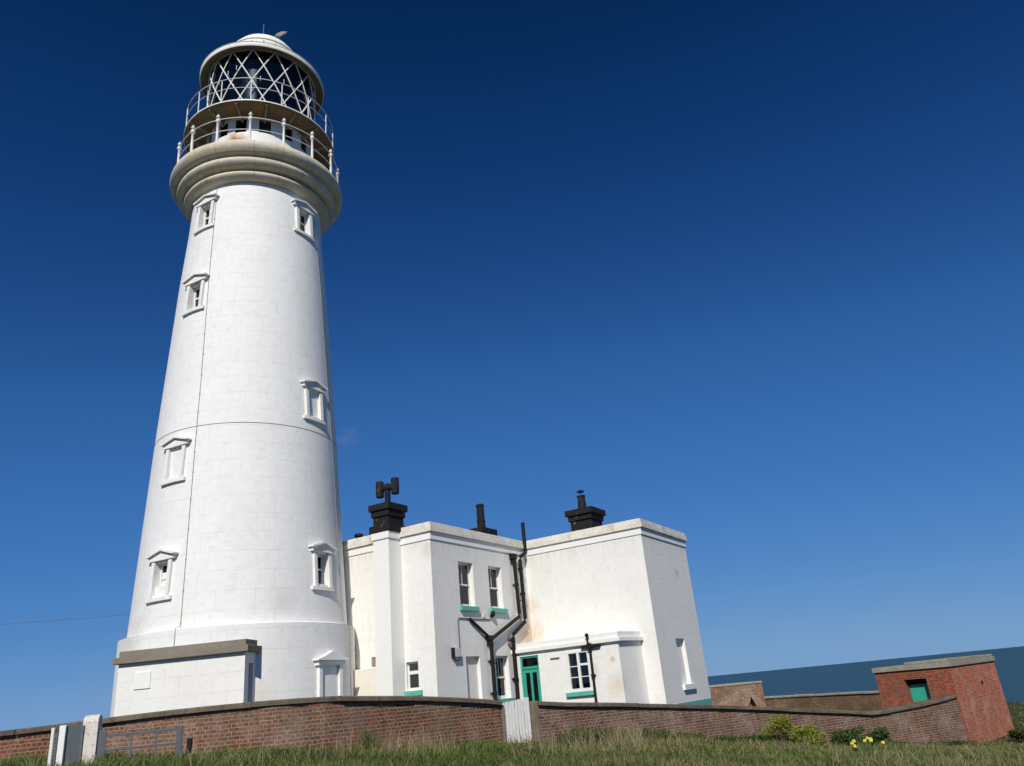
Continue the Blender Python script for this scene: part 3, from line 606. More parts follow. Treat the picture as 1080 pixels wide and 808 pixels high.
MB().lathe([(.17, 7.66), (.16, 7.95), (.175, 7.96), (.175, 8.0), (.155, 8.01), (.145, 8.55), (.165, 8.56), (.165, 8.63), (.12, 8.66)], 16, c=(5.30, 1.45)).build('chimney_pot', 'stack', s2, smooth=50)
s3 = stack(7.05, 8.05, -2.45, -1.55, 6.722, 7.80, [(6.725, 7.22, .12), (7.62, 7.82, .06), (7.822, 8.05, .14)], 'largest black stepped chimney stack with a tapered pot')
MB().lathe([(.20, 8.05), (.19, 8.10), (.175, 8.12), (.145, 8.56), (.165, 8.57), (.165, 8.63), (.11, 8.64)], 16, c=(7.35, -2.0)).tube([(7.35, -2, 8.6), (7.35, -2, 8.80)], .012, 5).build('chimney_pot', 'stack', s3, smooth=50)
MB().lathe([(.01, 8.88), (.15, 8.80), (.15, 8.77), (.01, 8.78)], 14, c=(7.35, -2.0)).build('rain_cap', 'stack', s3)
fl = MB().lathe([(.12, 6.72), (.12, 7.2), (.15, 7.21), (.15, 7.27), (.12, 7.28), (.12, 7.33), (.16, 7.34), (.16, 7.42), (.05, 7.46)], 12, c=(1.1, 4.0)).build('flue', 'black', HS, smooth=40)
# low lean wall between tower and chimney breast
MB().box(-.50, -.002, 1.852, 3.4, 0, 2.75).build('low_block', 'wing_cream', HS, bevel=.01)

# ------------------------------------------------------------------ boundary walls
WL = [(-16.5, 17.6, 1.80, 1.3), (-14, 17.0, 1.80, 1.3), (-10.97, 16.72, 1.848, 1.38), (-9.77, 16.64, 1.876, 1.4), (-8.83, 16.6, 1.9, 1.36), (-7.81, 16.55, 1.927, 1.29), (-6.69, 16.56, 1.939, 1.21), (-5.75, 16.62, 1.936, 1.14), (-5.19, 16.74, 1.929, 1.09), (-4.61, 17.0, 1.915, 1.04), (-4.18, 17.33, 1.9, 1.0), (-3.04, 18.45, 1.797, .88), (-2.03, 19.47, 1.664, .76), (-1.04, 20.44, 1.498, .65)]
WR = [(-.15, 21.235, 1.392, .56), (2.0, 22.92, 1.142, .33), (4.34, 24.62, .87, .07), (6.61, 26.08, .585, -.3), (8.69, 27.25, .302, -.63), (10.97, 28.46, -.012, -.92), (12.77, 29.34, .055, -1.17), (14.72, 30.32, .214, -1.4)]
def catmull(P, n=8, lin_z=True):
    P = [Vector(p) for p in P]; out = []
    for i in range(len(P) - 1):
        p0 = P[max(i - 1, 0)]; p1 = P[i]; p2 = P[i + 1]; p3 = P[min(i + 2, len(P) - 1)]
        for k in range(n):
            t = k / n; v = .5 * ((2 * p1) + (p2 - p0) * t + (2 * p0 - 5 * p1 + 4 * p2 - p3) * t * t + (3 * p1 - p0 - 3 * p2 + p3) * t ** 3)
            l = p1.lerp(p2, t)
            out.append((v[0], v[1], l[2], l[3]))
    out.append(tuple(P[-1])); return out
def run(path, th, zlo, zhi, mat, name, parent, front=0, jog=0, cap=0, bevel=0):
    n = len(path); P2 = [Vector((p[0], p[1])) for p in path]; vs = []; S_ = 0; us = []
    for i in range(n):
        d = (P2[min(i + 1, n - 1)] - P2[max(i - 1, 0)]).normalized(); nn = Vector((-d.y, d.x))
        if i: S_ += (P2[i] - P2[i - 1]).length
        us.append(S_); a = P2[i] - nn * front; b = P2[i] + nn * th; z0, z1 = zlo(path[i]), zhi(path[i])
        if jog: w_ = jog * (sin(S_ * 5.1) + sin(S_ * 11.3)); z1 += w_; a = a - nn * abs(w_)
        vs += [(a.x, a.y, z0), (a.x, a.y, z1), (b.x, b.y, z1), (b.x, b.y, z0)]
    fs = []; uv = []
    for i in range(n - 1):
        o = i * 4; q = o + 4
        for a, b in ((0, 1), (1, 2), (2, 3), (3, 0)):
            fs.append((o + a, q + a, q + b, o + b)); va, vb = (vs[o + a][2], vs[o + b][2])
            if (a, b) in ((1, 2), (3, 0)): uv.append([(us[i], 0), (us[i + 1], 0), (us[i + 1], th), (us[i], th)])
            else: uv.append([(us[i], vs[o + a][2]), (us[i + 1], vs[q + a][2]), (us[i + 1], vs[q + b][2]), (us[i], vs[o + b][2])])
    for o in (0, (n - 1) * 4): fs.append((o, o + 1, o + 2, o + 3)); uv.append([(0, vs[o][2]), (0, vs[o + 1][2]), (th, vs[o + 2][2]), (th, vs[o + 3][2])])
    return MB()._add(vs, fs, uv).build(name, mat, parent, bevel=bevel)
def slabs(path, th, over, thick, L, host, mat='coping'):
    """coping stones: one length of stone after another with open joints, as one part per wall"""
    P2 = [Vector((p[0], p[1])) for p in path]; m = MB(); acc = [0]
    for i in range(1, len(P2)): acc.append(acc[-1] + (P2[i] - P2[i - 1]).length)
    def at(s):
        s = min(max(s, 0), acc[-1]); i = max(0, min(len(acc) - 2, int(np.searchsorted(acc, s)) - 1)); t = (s - acc[i]) / (acc[i + 1] - acc[i])
        p = P2[i].lerp(P2[i + 1], t); d = (P2[i + 1] - P2[i]).normalized(); return p, Vector((-d.y, d.x)), path[i][2] * (1 - t) + path[i + 1][2] * t
    s = 0
    while s < acc[-1] - .05:
        e = min(s + L * random.uniform(.8, 1.2), acc[-1]); dz = random.uniform(-.008, .008); do = random.uniform(-.012, .012); vs = []
        for ss in (s + .004, (s + e) / 2, e - .004):
            p, nn, z = at(ss); a = p - nn * (over + do); b = p + nn * (th + over)
            z += dz; zb = z - thick; c = random.uniform(.012, .03)
            pr = [(a, zb), (a, z - .035), (a + nn * .05, z - .006), (b - nn * .05, z), (b, z - .035), (b, zb)]
            vs += [(q.x, q.y, w) for q, w in pr]
        fs = []
        for k in (0, 1):
            for j in range(6): o = k * 6; fs.append((o + j, o + (j + 1) % 6, o + 6 + (j + 1) % 6, o + 6 + j))
        fs += [(0, 1, 2, 3, 4, 5), tuple(range(12, 18))[::-1]]; m._add(vs, fs); s = e
    return m.build('coping', mat, host)
TH = .105
w1 = thing('brick_wall', 'long brown brick boundary wall with stone coping, left of the white picket gate, below the tower', 'wall', (0, 0, 0), 0, 'brick boundary walls')
cl = catmull(WL); run(cl, .34, lambda p: p[3] - .9, lambda p: p[2] - TH, 'brick_near', 'brickwork', w1); slabs(cl, .34, .085, TH, 1.6, w1)
w2 = thing('brick_wall', 'long brown brick boundary wall right of the picket gate, running down and then ramping up to the red outbuilding', 'wall', (0, 0, 0), 0, 'brick boundary walls')
cr = catmull(WR[:-2], 8)[:-1] + catmull(WR[-3:], 8); cr = [c for i, c in enumerate(cr) if i == 0 or (Vector(c[:2]) - Vector(cr[i - 1][:2])).length > 1e-4]
run(cr, .34, lambda p: p[3] - .9, lambda p: p[2] - TH, 'brick_right', 'brickwork', w2); slabs(cr, .34, .085, TH, 1.6, w2)
# rendered wall ends at the gate
for P_, h, pth in (((-.27, 21.13), w2, 1), ((-1.02, 20.46), w1, -1)):
    d = Vector((.79, .62)) ; nn = Vector((-d.y, d.x)); a = Vector(P_)
    w = .17 if pth == 1 else .07
    q0 = a - nn * .03 - (d * .02 if pth == 1 else d * .0); pts = [q0, q0 + d * w * 1, q0 + d * w + nn * .40, q0 + nn * .40]
    MB().prism([(p.x, p.y) for p in pts], 0, (1.40 if pth == 1 else 1.385)).build('end_pier', 'pier', h, bevel=.01)
# picket gate
d = Vector((.75, .66)).normalized(); ga = atan2(d.y, d.x)
gt = thing('picket_gate', 'small white wooden board gate with peeling paint set between the two brick walls', 'gate', (-1.0, 20.52, 0), ga)
W = .86
rl_ = MB()
for k in range(9):
    x = .02 + k * (W - .09) / 8 + random.uniform(-.004, .004); top = 1.43 + .075 * (k / 8) + random.uniform(-.012, .012)
    MB().box(x, x + .072, -.012 + random.uniform(-.003, .003), .012, .44, top).build('board', 'wood_white', gt, bevel=.004)
MB().box(0, W, .014, .05, .70, .79).build('rail', 'wood_white', gt); MB().box(0, W, .014, .05, 1.20, 1.29).build('rail', 'wood_white', gt)
MB().box(.0, .05, -.03, -.014, 1.10, 1.16).box(.02, .03, -.05, -.03, 1.1, 1.16).build('latch', 'black', gt)

# ------------------------------------------------------------------ red brick outbuilding
BR = R(46)      # local x along the right face (azimuth 44), local y along the left face (azimuth -46)
ob = thing('brick_outbuilding', 'red brick outbuilding with concrete slab roof and green window at the end of the wall', 'outbuilding', (14.86, 30.50, 0), BR)
bw_ = MB().prism([(0, 0), (5.3, 0), (5.3, 2.75), (0, 2.75)], -2.8, 1.12).build('walls', 'brick_red', ob)
MB().box(.002, 5.302, -.012, -.0, -2.8, 1.118).build('sunlit_brick_sheet', 'brick_sunlit', ob)  # added thin sheet of lighter brick, so the right face looks sunnier
c = MB(FA(0)).box(-1.72, -.92, -.3, .42, 0.0, .80); cut(bw_, c)
MB(FA(0)).box(-1.70, -.93, .30, .34, -.02, .60).build('window_shutter', 'green', ob)
MB(FA(0)).box(-1.71, -.925, .36, .40, 0.0, .79).build('dark_interior', 'dark', ob)
MB().box(-.07, 5.36, -.07, 2.80, 1.122, 1.30).build('roof_slab', 'slab', ob, bevel=.015); MB().box(-.06, 5.30, -.02, 1.55, 1.302, 1.40).build('upper_slab', 'slab', ob, bevel=.015)
MB(FB(0)).ball((3.0, -.01, .42), .07, 8).build('drain_hole', 'dark', ob)
# low brick shelter behind the house corner
d = Vector((11.42 - 8.0, 43.53 - 43.1)).normalized(); sh = thing('brick_shelter', 'low lichened red brick shelter standing beyond the right corner of the white house', 'shelter', (11.42, 43.53, 0), atan2(d.y, d.x))
b = MB().box(-4.2, 0, 0, 3, -2.2, 1.0).build('walls', 'brick_old', sh)
cut(b, MB().extr([(-.98, -.3), (-.38, -.3), (-.70, .42)], -.2, .45))
MB().box(-4.25, .04, -.04, 3.04, 1.0, 1.11).build('roof_slab', 'slab', sh, bevel=.04)
MB().box(-1.1, -.3, .46, .5, -.4, .5).build('dark_interior', 'dark', sh)
# garden wall behind
gwall = thing('garden_wall', 'long low mossy brick wall in the distance between the shelter and the red outbuilding', 'wall')
gp_ = catmull([(10.9, 48.9, .24, -1.2), (13.5, 47.1, .20, -1.3), (16.95, 41.69, .15, -1.5), (19.5, 38.5, .10, -1.6)], 5)
run(gp_, .3, lambda p: p[3] - 1.2, lambda p: p[2] - .1, 'brick_garden', 'brickwork', gwall); slabs(gp_, .3, .06, .1, 1.1, gwall, 'slab')

# ------------------------------------------------------------------ posts and rails in the foreground
GZ = lambda x, y: float(ground(x, y))
def px_post(name, lab, cat, x0, x1, y, dep, ztop, mat, rot=0, round_top=False, group=None):
    xm = (x0 + x1) / 2; o = thing(name, lab, cat, (xm, y, 0), rot, group); w = (x1 - x0) / 2; z0 = GZ(xm, y) - .3
    if round_top:
        prof = [(-w, z0), (w, z0), (w, ztop - .10)] + [(w * cos(pi * t / 8), ztop - .10 + .10 * sin(pi * t / 8)) for t in range(1, 8)] + [(-w, ztop - .10)]
        m = MB(lambda p: p); m.extr(prof, 0, dep)
    else: m = MB().box(-w, w, 0, dep, z0, ztop)
    m.build('post_body', mat, o, bevel=.008); return o
YG = 13.5
gp1 = thing('stone_gatepost', 'thick whitewashed gatepost with rounded top and flaking paint, tallest of the posts at the left', 'gatepost', (-7.42, 13.60, 0), R(18))
zb = GZ(-7.42, 13.6) - .3; DG = .22
# rounded along its depth: the arch shows on the side
arch = [(0, zb), (DG + .13, zb), (DG + .13, 1.80)] + [(.175 + .175 * cos(pi * t / 8), 1.80 + .11 * sin(pi * t / 8)) for t in range(1, 8)] + [(0, 1.80)]
m = MB(lambda p: (p[1], p[0], p[2])); m.extr(arch, -.115, .115); m.build('post_body', 'whitewash', gp1, bevel=.012)
pn = thing('notice_board_back', 'dark grey flat board fixed between white posts left of the gatepost', 'board', (-7.63, 13.52, 0), R(20))
MB().box(-.125, .10, 0, .03, 1.15, 1.775).build('board', 'grey_panel', pn); MB().box(.10, .135, -.02, .05, 1.1, 1.76).build('edge_strip', 'grey_metal', pn)
px_post('white_post', 'white painted flat post against the grey board', 'post', -7.83, -7.725, 13.42, .05, 1.785, 'wood_white')
px_post('thin_post', 'thin pale metal post farthest to the left', 'post', -7.925, -7.875, 13.36, .05, 1.762, 'white_metal')
px_post('grey_post', 'slim dark grey post between the two white posts', 'post', -7.872, -7.842, 13.42, .04, 1.73, 'grey_metal')
fr = thing('metal_rail_gate', 'low grey metal rail gate in front of the brick wall, right of the gatepost', 'gate', (-7.26, 13.70, 0), atan2(.50, 1.02))
zq = lambda z: z
MB().box(-.06, .06, 0, .06, 1.0, 1.655).build('hinge_post', 'grey_metal', fr, bevel=.005)
MB().box(1.13, 1.21, -.02, .05, .9, 1.600).box(1.215, 1.235, -.04, .06, .9, 1.612).build('latch_post', 'grey_metal', fr, bevel=.004)
MB().box(.06, 1.13, .0, .04, 1.545, 1.585).build('rail', 'grey_metal', fr, bevel=.004); MB().box(.06, 1.13, .0, .04, 1.330, 1.362).build('rail', 'grey_metal', fr, bevel=.004)
for x in (.42, .80): MB().box(x, x + .035, .002, .036, 1.0, 1.544).build('upright', 'grey_metal', fr)
bp = thing('black_post', 'short black post stub at the foot of the brick wall', 'post', (-6.76, 15.93, 0)); MB().box(-.045, .045, 0, .06, .9, 1.38).build('post_body', 'black', bp, bevel=.006)
# overhead wire
a = Vector((sin(R(-60)) * 70, cos(R(-60)) * 70, 6.6)); b = Vector((sin(R(-20.5)) * 48, cos(R(-20.5)) * 48, 7.2)); pts = []
L1 = Vector((sin(R(-34.05)) * 60, cos(R(-34.05)) * 60, 1.6 + 60 * math.tan(R(6.6)))); L2 = Vector((sin(R(-26.85)) * 55, cos(R(-26.85)) * 55, 1.6 + 55 * math.tan(R(6.95))))
dv = L2 - L1
for k in range(25): t = -2.6 + 4.6 * k / 24; q = L1 + dv * t; q.z += .025 * (t - .5) ** 2 * 4; pts.append(q)
tag(MB().tube(pts, .014, 5).build('overhead_wire', 'cable'), 'thin dark overhead wire crossing the sky left of the tower', 'wire')

# ------------------------------------------------------------------ grass and plants
def blades(name, P, h, w, col, lean, mat='grass', seg=2, curve=.6):
    n = len(P); ang = rng.uniform(0, 2 * pi, n); side = np.stack([np.cos(ang), np.sin(ang), np.zeros(n)], 1)
    la = rng.uniform(0, 2 * pi, n); ld = np.stack([np.cos(la), np.sin(la)], 1) * lean[:, None]; V = []
    for k, (t, ww) in enumerate(((0, 1), (.55, .75), (1, 0))):
        c = P + np.stack([ld[:, 0] * h * t ** 1.7, ld[:, 1] * h * t ** 1.7, h * t * (1 - .25 * t * lean ** 2)], 1)
        if ww > 0: V += [c - side * (w * ww / 2)[:, None], c + side * (w * ww / 2)[:, None]]
        else: V += [c]
    V = np.stack(V, 1).reshape(-1, 3)
    me = bpy.data.meshes.new(name); b = np.arange(n)[:, None] * 5; q = (b + np.array([0, 1, 3, 2])).ravel(); t3 = (b + np.array([2, 3, 4])).ravel()
    loops = np.concatenate([q, t3]).astype(np.int32); ls = np.concatenate([np.arange(n) * 4, 4 * n + np.arange(n) * 3]).astype(np.int32)
    me.vertices.add(len(V)); me.vertices.foreach_set('co', V.ravel().astype(np.float32)); me.loops.add(len(loops)); me.loops.foreach_set('vertex_index', loops)
    me.polygons.add(2 * n); me.polygons.foreach_set('loop_start', ls); me.update(calc_edges=True)
    at = me.color_attributes.new('tint', 'FLOAT_COLOR', 'POINT'); C4 = np.ones((n, 5, 4)); C4[:, :, :3] = col[:, None, :]; C4[:, 4, :3] *= 1.15; at.data.foreach_set('color', C4.ravel().astype(np.float32))
    me.materials.append(M[mat]); o = bpy.data.objects.new(name, me); COL.objects.link(o); return o
def nz(x, y, s, ph=0): return .5 + .5 * np.sin(x * s + ph + 1.7 * np.sin(y * s * .8 + ph)) * np.sin(y * s * 1.1 - ph * 2 + 1.3 * np.sin(x * s * .6))
def scatter(n, a0, a1, d0, d1, pw=1.0):
    az = rng.uniform(a0, a1, n); d = (rng.uniform(d0 ** pw, d1 ** pw, n)) ** (1 / pw); dw = np.interp(az, AZN, DW)
    k = (d < dw - .02) | (az > 26.2) | (az < -46); az, d = np.radians(az[k]), d[k]; return d * np.sin(az), d * np.cos(az)
xs, ys = [], []
for args in ((250000, -42, 42, 9.0, 36, .7), (60000, -42, 42, 3, 9, 1.5), (26000, -180, 180, 1.5, 45, 1.6), (14000, 24, 40, 30, 62, 1.2)):
    x, y = scatter(*args); xs.append(x); ys.append(y)
x = np.concatenate(xs); y = np.concatenate(ys)
ix = (x - H0[0]) * sin(R(29.7)) + (y - H0[1]) * cos(R(29.7)); iy = -(x - H0[0]) * cos(R(29.7)) + (y - H0[1]) * sin(R(29.7))
bx = (x - 14.86) * cos(BR) + (y - 30.5) * sin(BR); by = -(x - 14.86) * sin(BR) + (y - 30.5) * cos(BR)
k = ~((ix > -1) & (ix < 11) & (iy > -5.2) & (iy < 7.5)) & ~((bx > -.05) & (bx < 5.4) & (by > -.02) & (by < 2.9)) & (np.hypot(x - TC[0], y - TC[1]) > 3.8)
x, y = x[k], y[k]; n = len(x); z = ground(x, y)
cl1 = nz(x, y, 1.9); cl2 = nz(x, y, .6, 2.1); cl3 = nz(x, y, 4.7, .4)
h = (.055 + .11 * cl1 * cl3 + .05 * cl3) * rng.uniform(.5, 1.45, n); dd = np.hypot(x, y); w = rng.uniform(.006, .013, n) * np.clip(dd / 14, .7, 2.2)
dry = np.clip(.15 + .6 * (cl2 - .45) + .45 * (cl3 - .5) + .008 * np.degrees(np.arctan2(x, y)), .03, .75); isd = rng.uniform(0, 1, n) < dry
g1 = np.array([.140, .205, .038]); g2 = np.array([.042, .080, .016]); t = rng.uniform(0, 1, n)[:, None]; col = g1 * t + g2 * (1 - t); yl = rng.uniform(0, 1, n)[:, None] ** 2; col = col * (1 - .5 * yl) + np.array([.17, .17, .04]) * .5 * yl
ts = rng.uniform(.45, 1, n)[:, None]; col = np.where(isd[:, None], np.array([.40, .33, .16]) * ts, col * 1.15)
tag(blades('grass', np.stack([x, y, z - .02], 1), h, w, col, rng.uniform(.3, 1.5, n)), kind='stuff', label='short windblown green and straw grass in front of the brick walls', cat='grass')
# tall dry stalks, in patches
P = []; H = []
for a0, a1, d0, d1, nn, hm in ((-14, -6, 14.5, 18.6, 520, .48), (-11, -8, 16, 18.2, 240, .6), (-2.5, 10, 15.5, 22.5, 900, .50), (1.5, 6.5, 18, 22, 520, .66), (10, 27, 15, 29, 1000, .30), (-33, -14, 12, 17, 420, .28), (17, 30, 11, 20, 350, .28)):
    az = rng.uniform(a0, a1, nn); d = rng.uniform(d0, d1, nn); d = np.minimum(d, np.interp(az, AZN, DW) - .08); az = np.radians(az); cx = d * np.sin(az); cy = d * np.cos(az); k = nz(cx, cy, 2.6, 1.3) > rng.uniform(.1, .8, nn)
    P.append(np.stack([cx[k], cy[k]], 1)); H.append(rng.uniform(.5, 1.15, k.sum()) * hm)
P = np.concatenate(P); h = np.concatenate(H); n = len(P); z = ground(P[:, 0], P[:, 1]); ts = rng.uniform(.55, 1.1, n)[:, None]
tag(blades('dry_stalks', np.column_stack([P, z - .02]), h, rng.uniform(.006, .011, n), np.array([.42, .34, .19]) * ts, rng.uniform(.1, .85, n)), kind='stuff', label='tall bleached dry grass stalks standing above the turf near the walls', cat='dry grass')

def leaves(name, centers, n, size, cols, parent=None, flat=.3, mat='leaf'):
    """small two-triangle leaves through a set of ellipsoids"""
    vs = []; cs = []; C_ = []
    tot = sum(c[3] * c[4] * c[5] for c in centers)
    pts = []
    for (cx, cy, cz, rx, ry, rz_) in centers:
        k = max(3, int(n * rx * ry * rz_ / tot)); v = rng.normal(size=(k, 3)); v /= np.linalg.norm(v, axis=1)[:, None]; rr = rng.uniform(.25, 1, k) ** .45 * (1 + .18 * rng.normal(size=k))
        pts.append(np.stack([cx + v[:, 0] * rr * rx, cy + v[:, 1] * rr * ry, cz + v[:, 2] * rr * rz_], 1))
    P = np.concatenate(pts); n = len(P); a = rng.normal(size=(n, 3)); a /= np.linalg.norm(a, axis=1)[:, None]; b = np.cross(a, rng.normal(size=(n, 3))); b /= np.linalg.norm(b, axis=1)[:, None]
    s = size * rng.uniform(.6, 1.3, n)[:, None]; V = np.stack([P - a * s, P - b * s * .4, P + a * s, P + b * s * .4], 1).reshape(-1, 3)
    me = bpy.data.meshes.new(name); F = np.arange(4 * n).reshape(-1, 4).tolist(); me.from_pydata(V.tolist(), [], F)
    t = rng.uniform(0, 1, n)[:, None]; c = np.array(cols[0]) * t + np.array(cols[1]) * (1 - t); C4 = np.ones((n, 4, 4)); C4[:, :, :3] = c[:, None, :]
    at = me.color_attributes.new('tint', 'FLOAT_COLOR', 'POINT'); at.data.foreach_set('color', C4.ravel().astype(np.float32)); me.materials.append(M[mat])
    o = bpy.data.objects.new(name, me); COL.objects.link(o)
    if parent: o.parent = parent
    return o
def bush(lab, x, y, wid, hei, n, cols, lobes=9, size=.035, group=None, seed=1, name='bush'):
    rr = random.Random(seed); z = GZ(x, y); o = thing(name, lab, 'bush', (x, y, z), 0, group); C_ = []
    for k in range(lobes):
        f = k / lobes; C_.append((rr.uniform(-.42, .42) * wid, rr.uniform(-.25, .25) * wid * .8, hei * rr.uniform(.25, .78), wid * rr.uniform(.13, .24), wid * rr.uniform(.12, .2), hei * rr.uniform(.16, .27)))
    leaves('foliage', C_, n, size, cols, o); m = MB()
    for c in C_[:7]: m.tube([(0, 0, -.1), (c[0] * .4, c[1] * .4, c[2] * .5), (c[0], c[1], c[2])], .014, 5, .005)
    m.build('stem', 'bark', o); return o
yg = ((.38, .40, .05), (.10, .16, .03)); dg = ((.085, .15, .028), (.03, .06, .014))
bush('yellow green bush against the wall, the taller and left of the adjoining pair', 6.98, 25.55, .95, .80, 3000, yg, 12, .032, 'bushes at the foot of the wall', 3)
bush('yellow green bush against the wall, the lower and right of the adjoining pair', 7.98, 26.0, .80, .66, 2400, yg, 10, .032, 'bushes at the foot of the wall', 5)
bush('dark low leafy bush behind the daffodils at the wall foot', 9.75, 26.9, 1.5, .62, 3200, dg, 12, .045, 'bushes at the foot of the wall', 8)
bush('dark green bush at the foot of the red outbuilding, right edge', 17.35, 31.2, 1.3, .5, 3000, ((.07, .10, .02), (.02, .04, .01)), 12, .05, 'bushes at the foot of the wall', 11)
tz = GZ(-3.62, 17.3); tf_ = thing('grass_tuft', 'upright tuft of coarse olive grass growing against the curved part of the brick wall', 'grass tuft', (-3.62, 17.3, tz)); nt_ = 420
lv = blades('tuft_blade', np.stack([rng.normal(size=nt_) * .10, rng.normal(size=nt_) * .08, np.full(nt_, -.03)], 1), rng.uniform(.2, .58, nt_), rng.uniform(.006, .012, nt_), np.array([.12, .14, .04]) * rng.uniform(.5, 1.5, nt_)[:, None], rng.uniform(.05, .6, nt_), 'leaf'); lv.parent = tf_; lv['kind'] = 'stuff'
C_ = []
for k in range(70):
    t = rng.uniform(0, 1); az = R(1.7 + 8.2 * t + rng.normal() * .3); d = np.interp(degrees(az), AZN, DW) - .35 - abs(rng.normal()) * .35; x0, y0 = d * sin(az), d * cos(az); hh = .36 * (1 - .55 * t)
    C_.append((x0, y0, GZ(x0, y0) + hh * rng.uniform(.25, .75), .22, .2, hh * .42))
for k in range(60):
    az = R(rng.uniform(10, 26)); d = np.interp(degrees(az), AZN, DW) - .25 - abs(rng.normal()) * .25; x0, y0 = d * sin(az), d * cos(az); C_.append((x0, y0, GZ(x0, y0) + .08, .25, .2, .10))
tag(leaves('nettles', C_, 15000, .034, dg), 'dark green nettles and weeds along the foot of the right hand wall', 'weeds', kind='stuff')
# daffodils
dx, dy = 17.6 * sin(R(20.0)), 17.6 * cos(R(20.0)); dz = GZ(dx, dy); df = thing('daffodil_clump', 'clump of yellow daffodils with long upright leaves in the grass', 'flowers', (dx, dy, dz))
n = 60; P = np.stack([rng.normal(size=n) * .10, rng.normal(size=n) * .08, np.full(n, -.03)], 1)
lv = blades('leaf', P, rng.uniform(.3, .52, n), rng.uniform(.014, .02, n), np.array([.10, .19, .05]) * rng.uniform(.7, 1.2, n)[:, None], rng.uniform(.15, .55, n), 'leaf'); lv.parent = df
for fx, fy, fz in ((-.20, 0, .31), (-.14, .05, .34), (-.17, -.03, .26), (.12, .02, .37), (.19, .05, .35), (.40, .04, .27), (.15, -.04, .33), (.07, .05, .33)):
    f = MB()
    for k in range(6):
        a = 2 * pi * k / 6; u = Vector((cos(a), 0, sin(a))); v2 = Vector((-sin(a), 0, cos(a))); c0 = Vector((fx, fy - .02, fz)); f._add([tuple(c0), tuple(c0 + u * .022 + v2 * .013), tuple(c0 + u * .040), tuple(c0 + u * .022 - v2 * .013)], [(0, 1, 2, 3)])
    f.tube([(fx, fy - .02, fz), (fx, fy - .06, fz)], .012, 8, .02)
    f = f.build('flower', 'petal', df); MB().tube([(fx, fy - .01, fz), (fx, fy, fz - .03), (fx * .6, fy * .6, -.02)], .005, 5).build('stem', 'stalk', f)

# small wisp of cloud
t = NT('cloud_wisp'); vv = t.n('ShaderNodeVolumePrincipled'); vv.inputs['Color'].default_value = (1, 1, 1, 1); g_ = t.coord('Generated')
nn_ = t.noise(t.coord('Object', (.03, .03, .05)), 1.0, 5, .6); gr = t.n('ShaderNodeVectorMath', operation='DISTANCE'); t.l(g_, gr.inputs[0]); gr.inputs[1].default_value = (.5, .5, .5)
fall = t.ramp(gr.outputs['Value'], .1, .5, (1, 1, 1, 1), (0, 0, 0, 1)); t.l(t.math('MULTIPLY', t.math('MULTIPLY', t.ramp(nn_, .45, .7), fall), .010), vv.inputs['Density'])
t.l(vv.outputs[0], t.o.inputs['Volume']); [t.t.links.remove(l) for l in list(t.o.inputs['Surface'].links)]
cl_ = MB().ball((0, 0, 0), 1, 16, (34, 26, 24)); D_ = 1500; M['cloud'] = t.m
co = cl_.build('cloud', 'cloud'); co.location = (D_ * sin(R(-12.9)), D_ * cos(R(-12.9)), D_ * math.tan(R(18.7))); tag(co, kind='structure')

# ------------------------------------------------------------------ light, sky, camera
SUN_AZ, SUN_EL = 185.5, 39
wd = bpy.data.worlds.new('World'); S.world = wd; wd.use_nodes = True; nt = wd.node_tree; bg = nt.nodes['Background']
sk = nt.nodes.new('ShaderNodeTexSky'); sk.sky_type = 'NISHITA'; sk.sun_disc = False; sk.sun_elevation = R(SUN_EL); sk.sun_rotation = R(SUN_AZ); sk.altitude = 60; sk.air_density = .5; sk.dust_density = 0; sk.ozone_density = 3
sc_ = nt.nodes.new('ShaderNodeVectorMath'); sc_.operation = 'SCALE'; sc_.inputs['Scale'].default_value = .1
cv = nt.nodes.new('ShaderNodeRGBCurve'); mp = cv.mapping; mp.use_clip = False; mp.extend = 'HORIZONTAL'
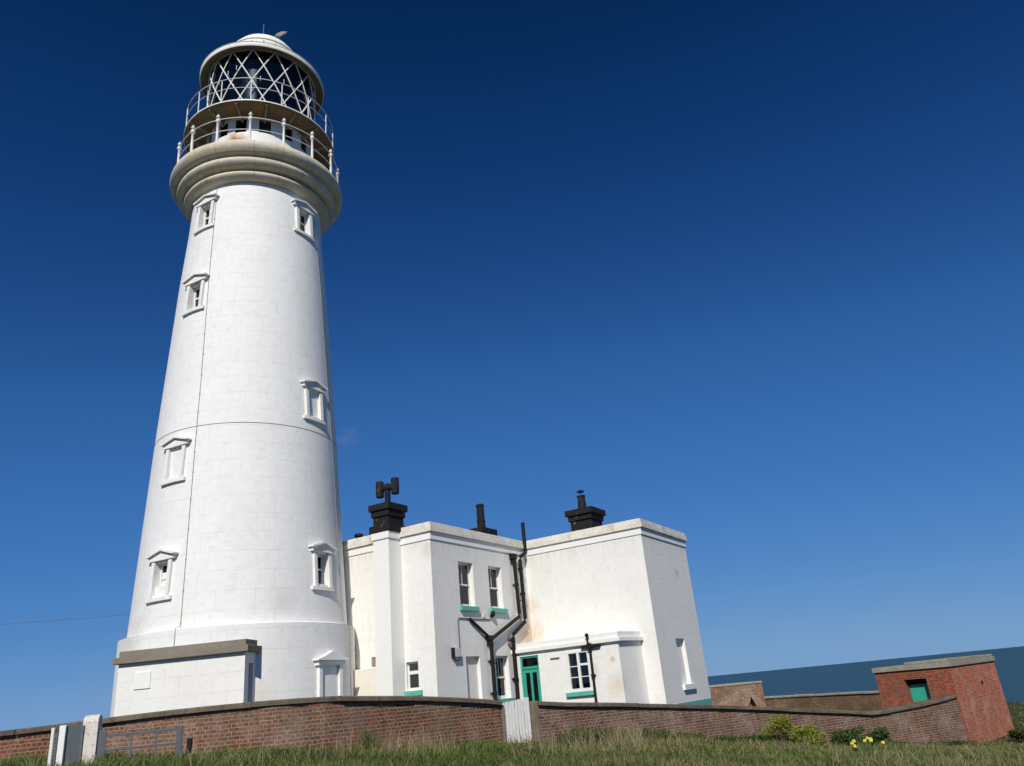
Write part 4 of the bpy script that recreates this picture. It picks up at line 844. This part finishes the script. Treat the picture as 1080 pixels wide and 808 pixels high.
# camera response to the clear maritime sky (deep polarised blue overhead)
TONE = ([(0, 0), (.030, .0010), (.038, .0040), (.053, .012), (.085, .031), (.145, .055), (.295, .105), (.51, .160), (1, .20)],
        [(0, 0), (.055, .017), (.070, .032), (.100, .066), (.155, .126), (.265, .185), (.50, .265), (.78, .320), (1, .345)],
        [(0, 0), (.125, .080), (.155, .137), (.215, .235), (.32, .370), (.51, .485), (.845, .560), (1, .575)])
for c_, pts_ in zip(mp.curves, TONE):
    while len(c_.points) < len(pts_): c_.points.new(.5, .5)
    for p_, q_ in zip(c_.points, pts_): p_.location = q_; p_.handle_type = 'AUTO_CLAMPED'
mp.update()
up_ = nt.nodes.new('ShaderNodeVectorMath'); up_.operation = 'SCALE'; up_.inputs['Scale'].default_value = 10
nt.links.new(sk.outputs[0], sc_.inputs[0]); nt.links.new(sc_.outputs[0], cv.inputs['Color']); nt.links.new(cv.outputs[0], up_.inputs[0]); nt.links.new(up_.outputs[0], bg.inputs[0]); bg.inputs[1].default_value = .1
sl = bpy.data.lights.new('sun', 'SUN'); sl.energy = 4.25; sl.angle = R(.53); sl.color = (1, .955, .88); so = bpy.data.objects.new('sun', sl); COL.objects.link(so)
sd = Vector((sin(R(SUN_AZ)) * cos(R(SUN_EL)), cos(R(SUN_AZ)) * cos(R(SUN_EL)), sin(R(SUN_EL)))); so.rotation_euler = sd.to_track_quat('Z', 'Y').to_euler()
cd = bpy.data.cameras.new('camera'); co = bpy.data.objects.new('camera', cd); COL.objects.link(co); S.camera = co
cd.sensor_width = 36; cd.lens = 815 / 1080 * 36; cd.clip_end = 200000; cd.clip_start = .05
p, r = R(21.87), R(5.5); F = Vector((0, cos(p), sin(p))); R0 = Vector((1, 0, 0)); U0 = Vector((0, -sin(p), cos(p))); Rt = R0 * cos(r) - U0 * sin(r); Up = R0 * sin(r) + U0 * cos(r)
co.matrix_world = Matrix(((Rt.x, Up.x, -F.x, 0), (Rt.y, Up.y, -F.y, 0), (Rt.z, Up.z, -F.z, 1.6), (0, 0, 0, 1)))
S.render.engine = 'CYCLES'; S.view_settings.view_transform = 'Standard'; S.view_settings.look = 'None'; S.view_settings.exposure = 0; S.view_settings.gamma = 1
S.render.resolution_x = 1024; S.render.resolution_y = 766
S.cycles.transparent_max_bounces = 12; S.cycles.volume_step_rate = 1
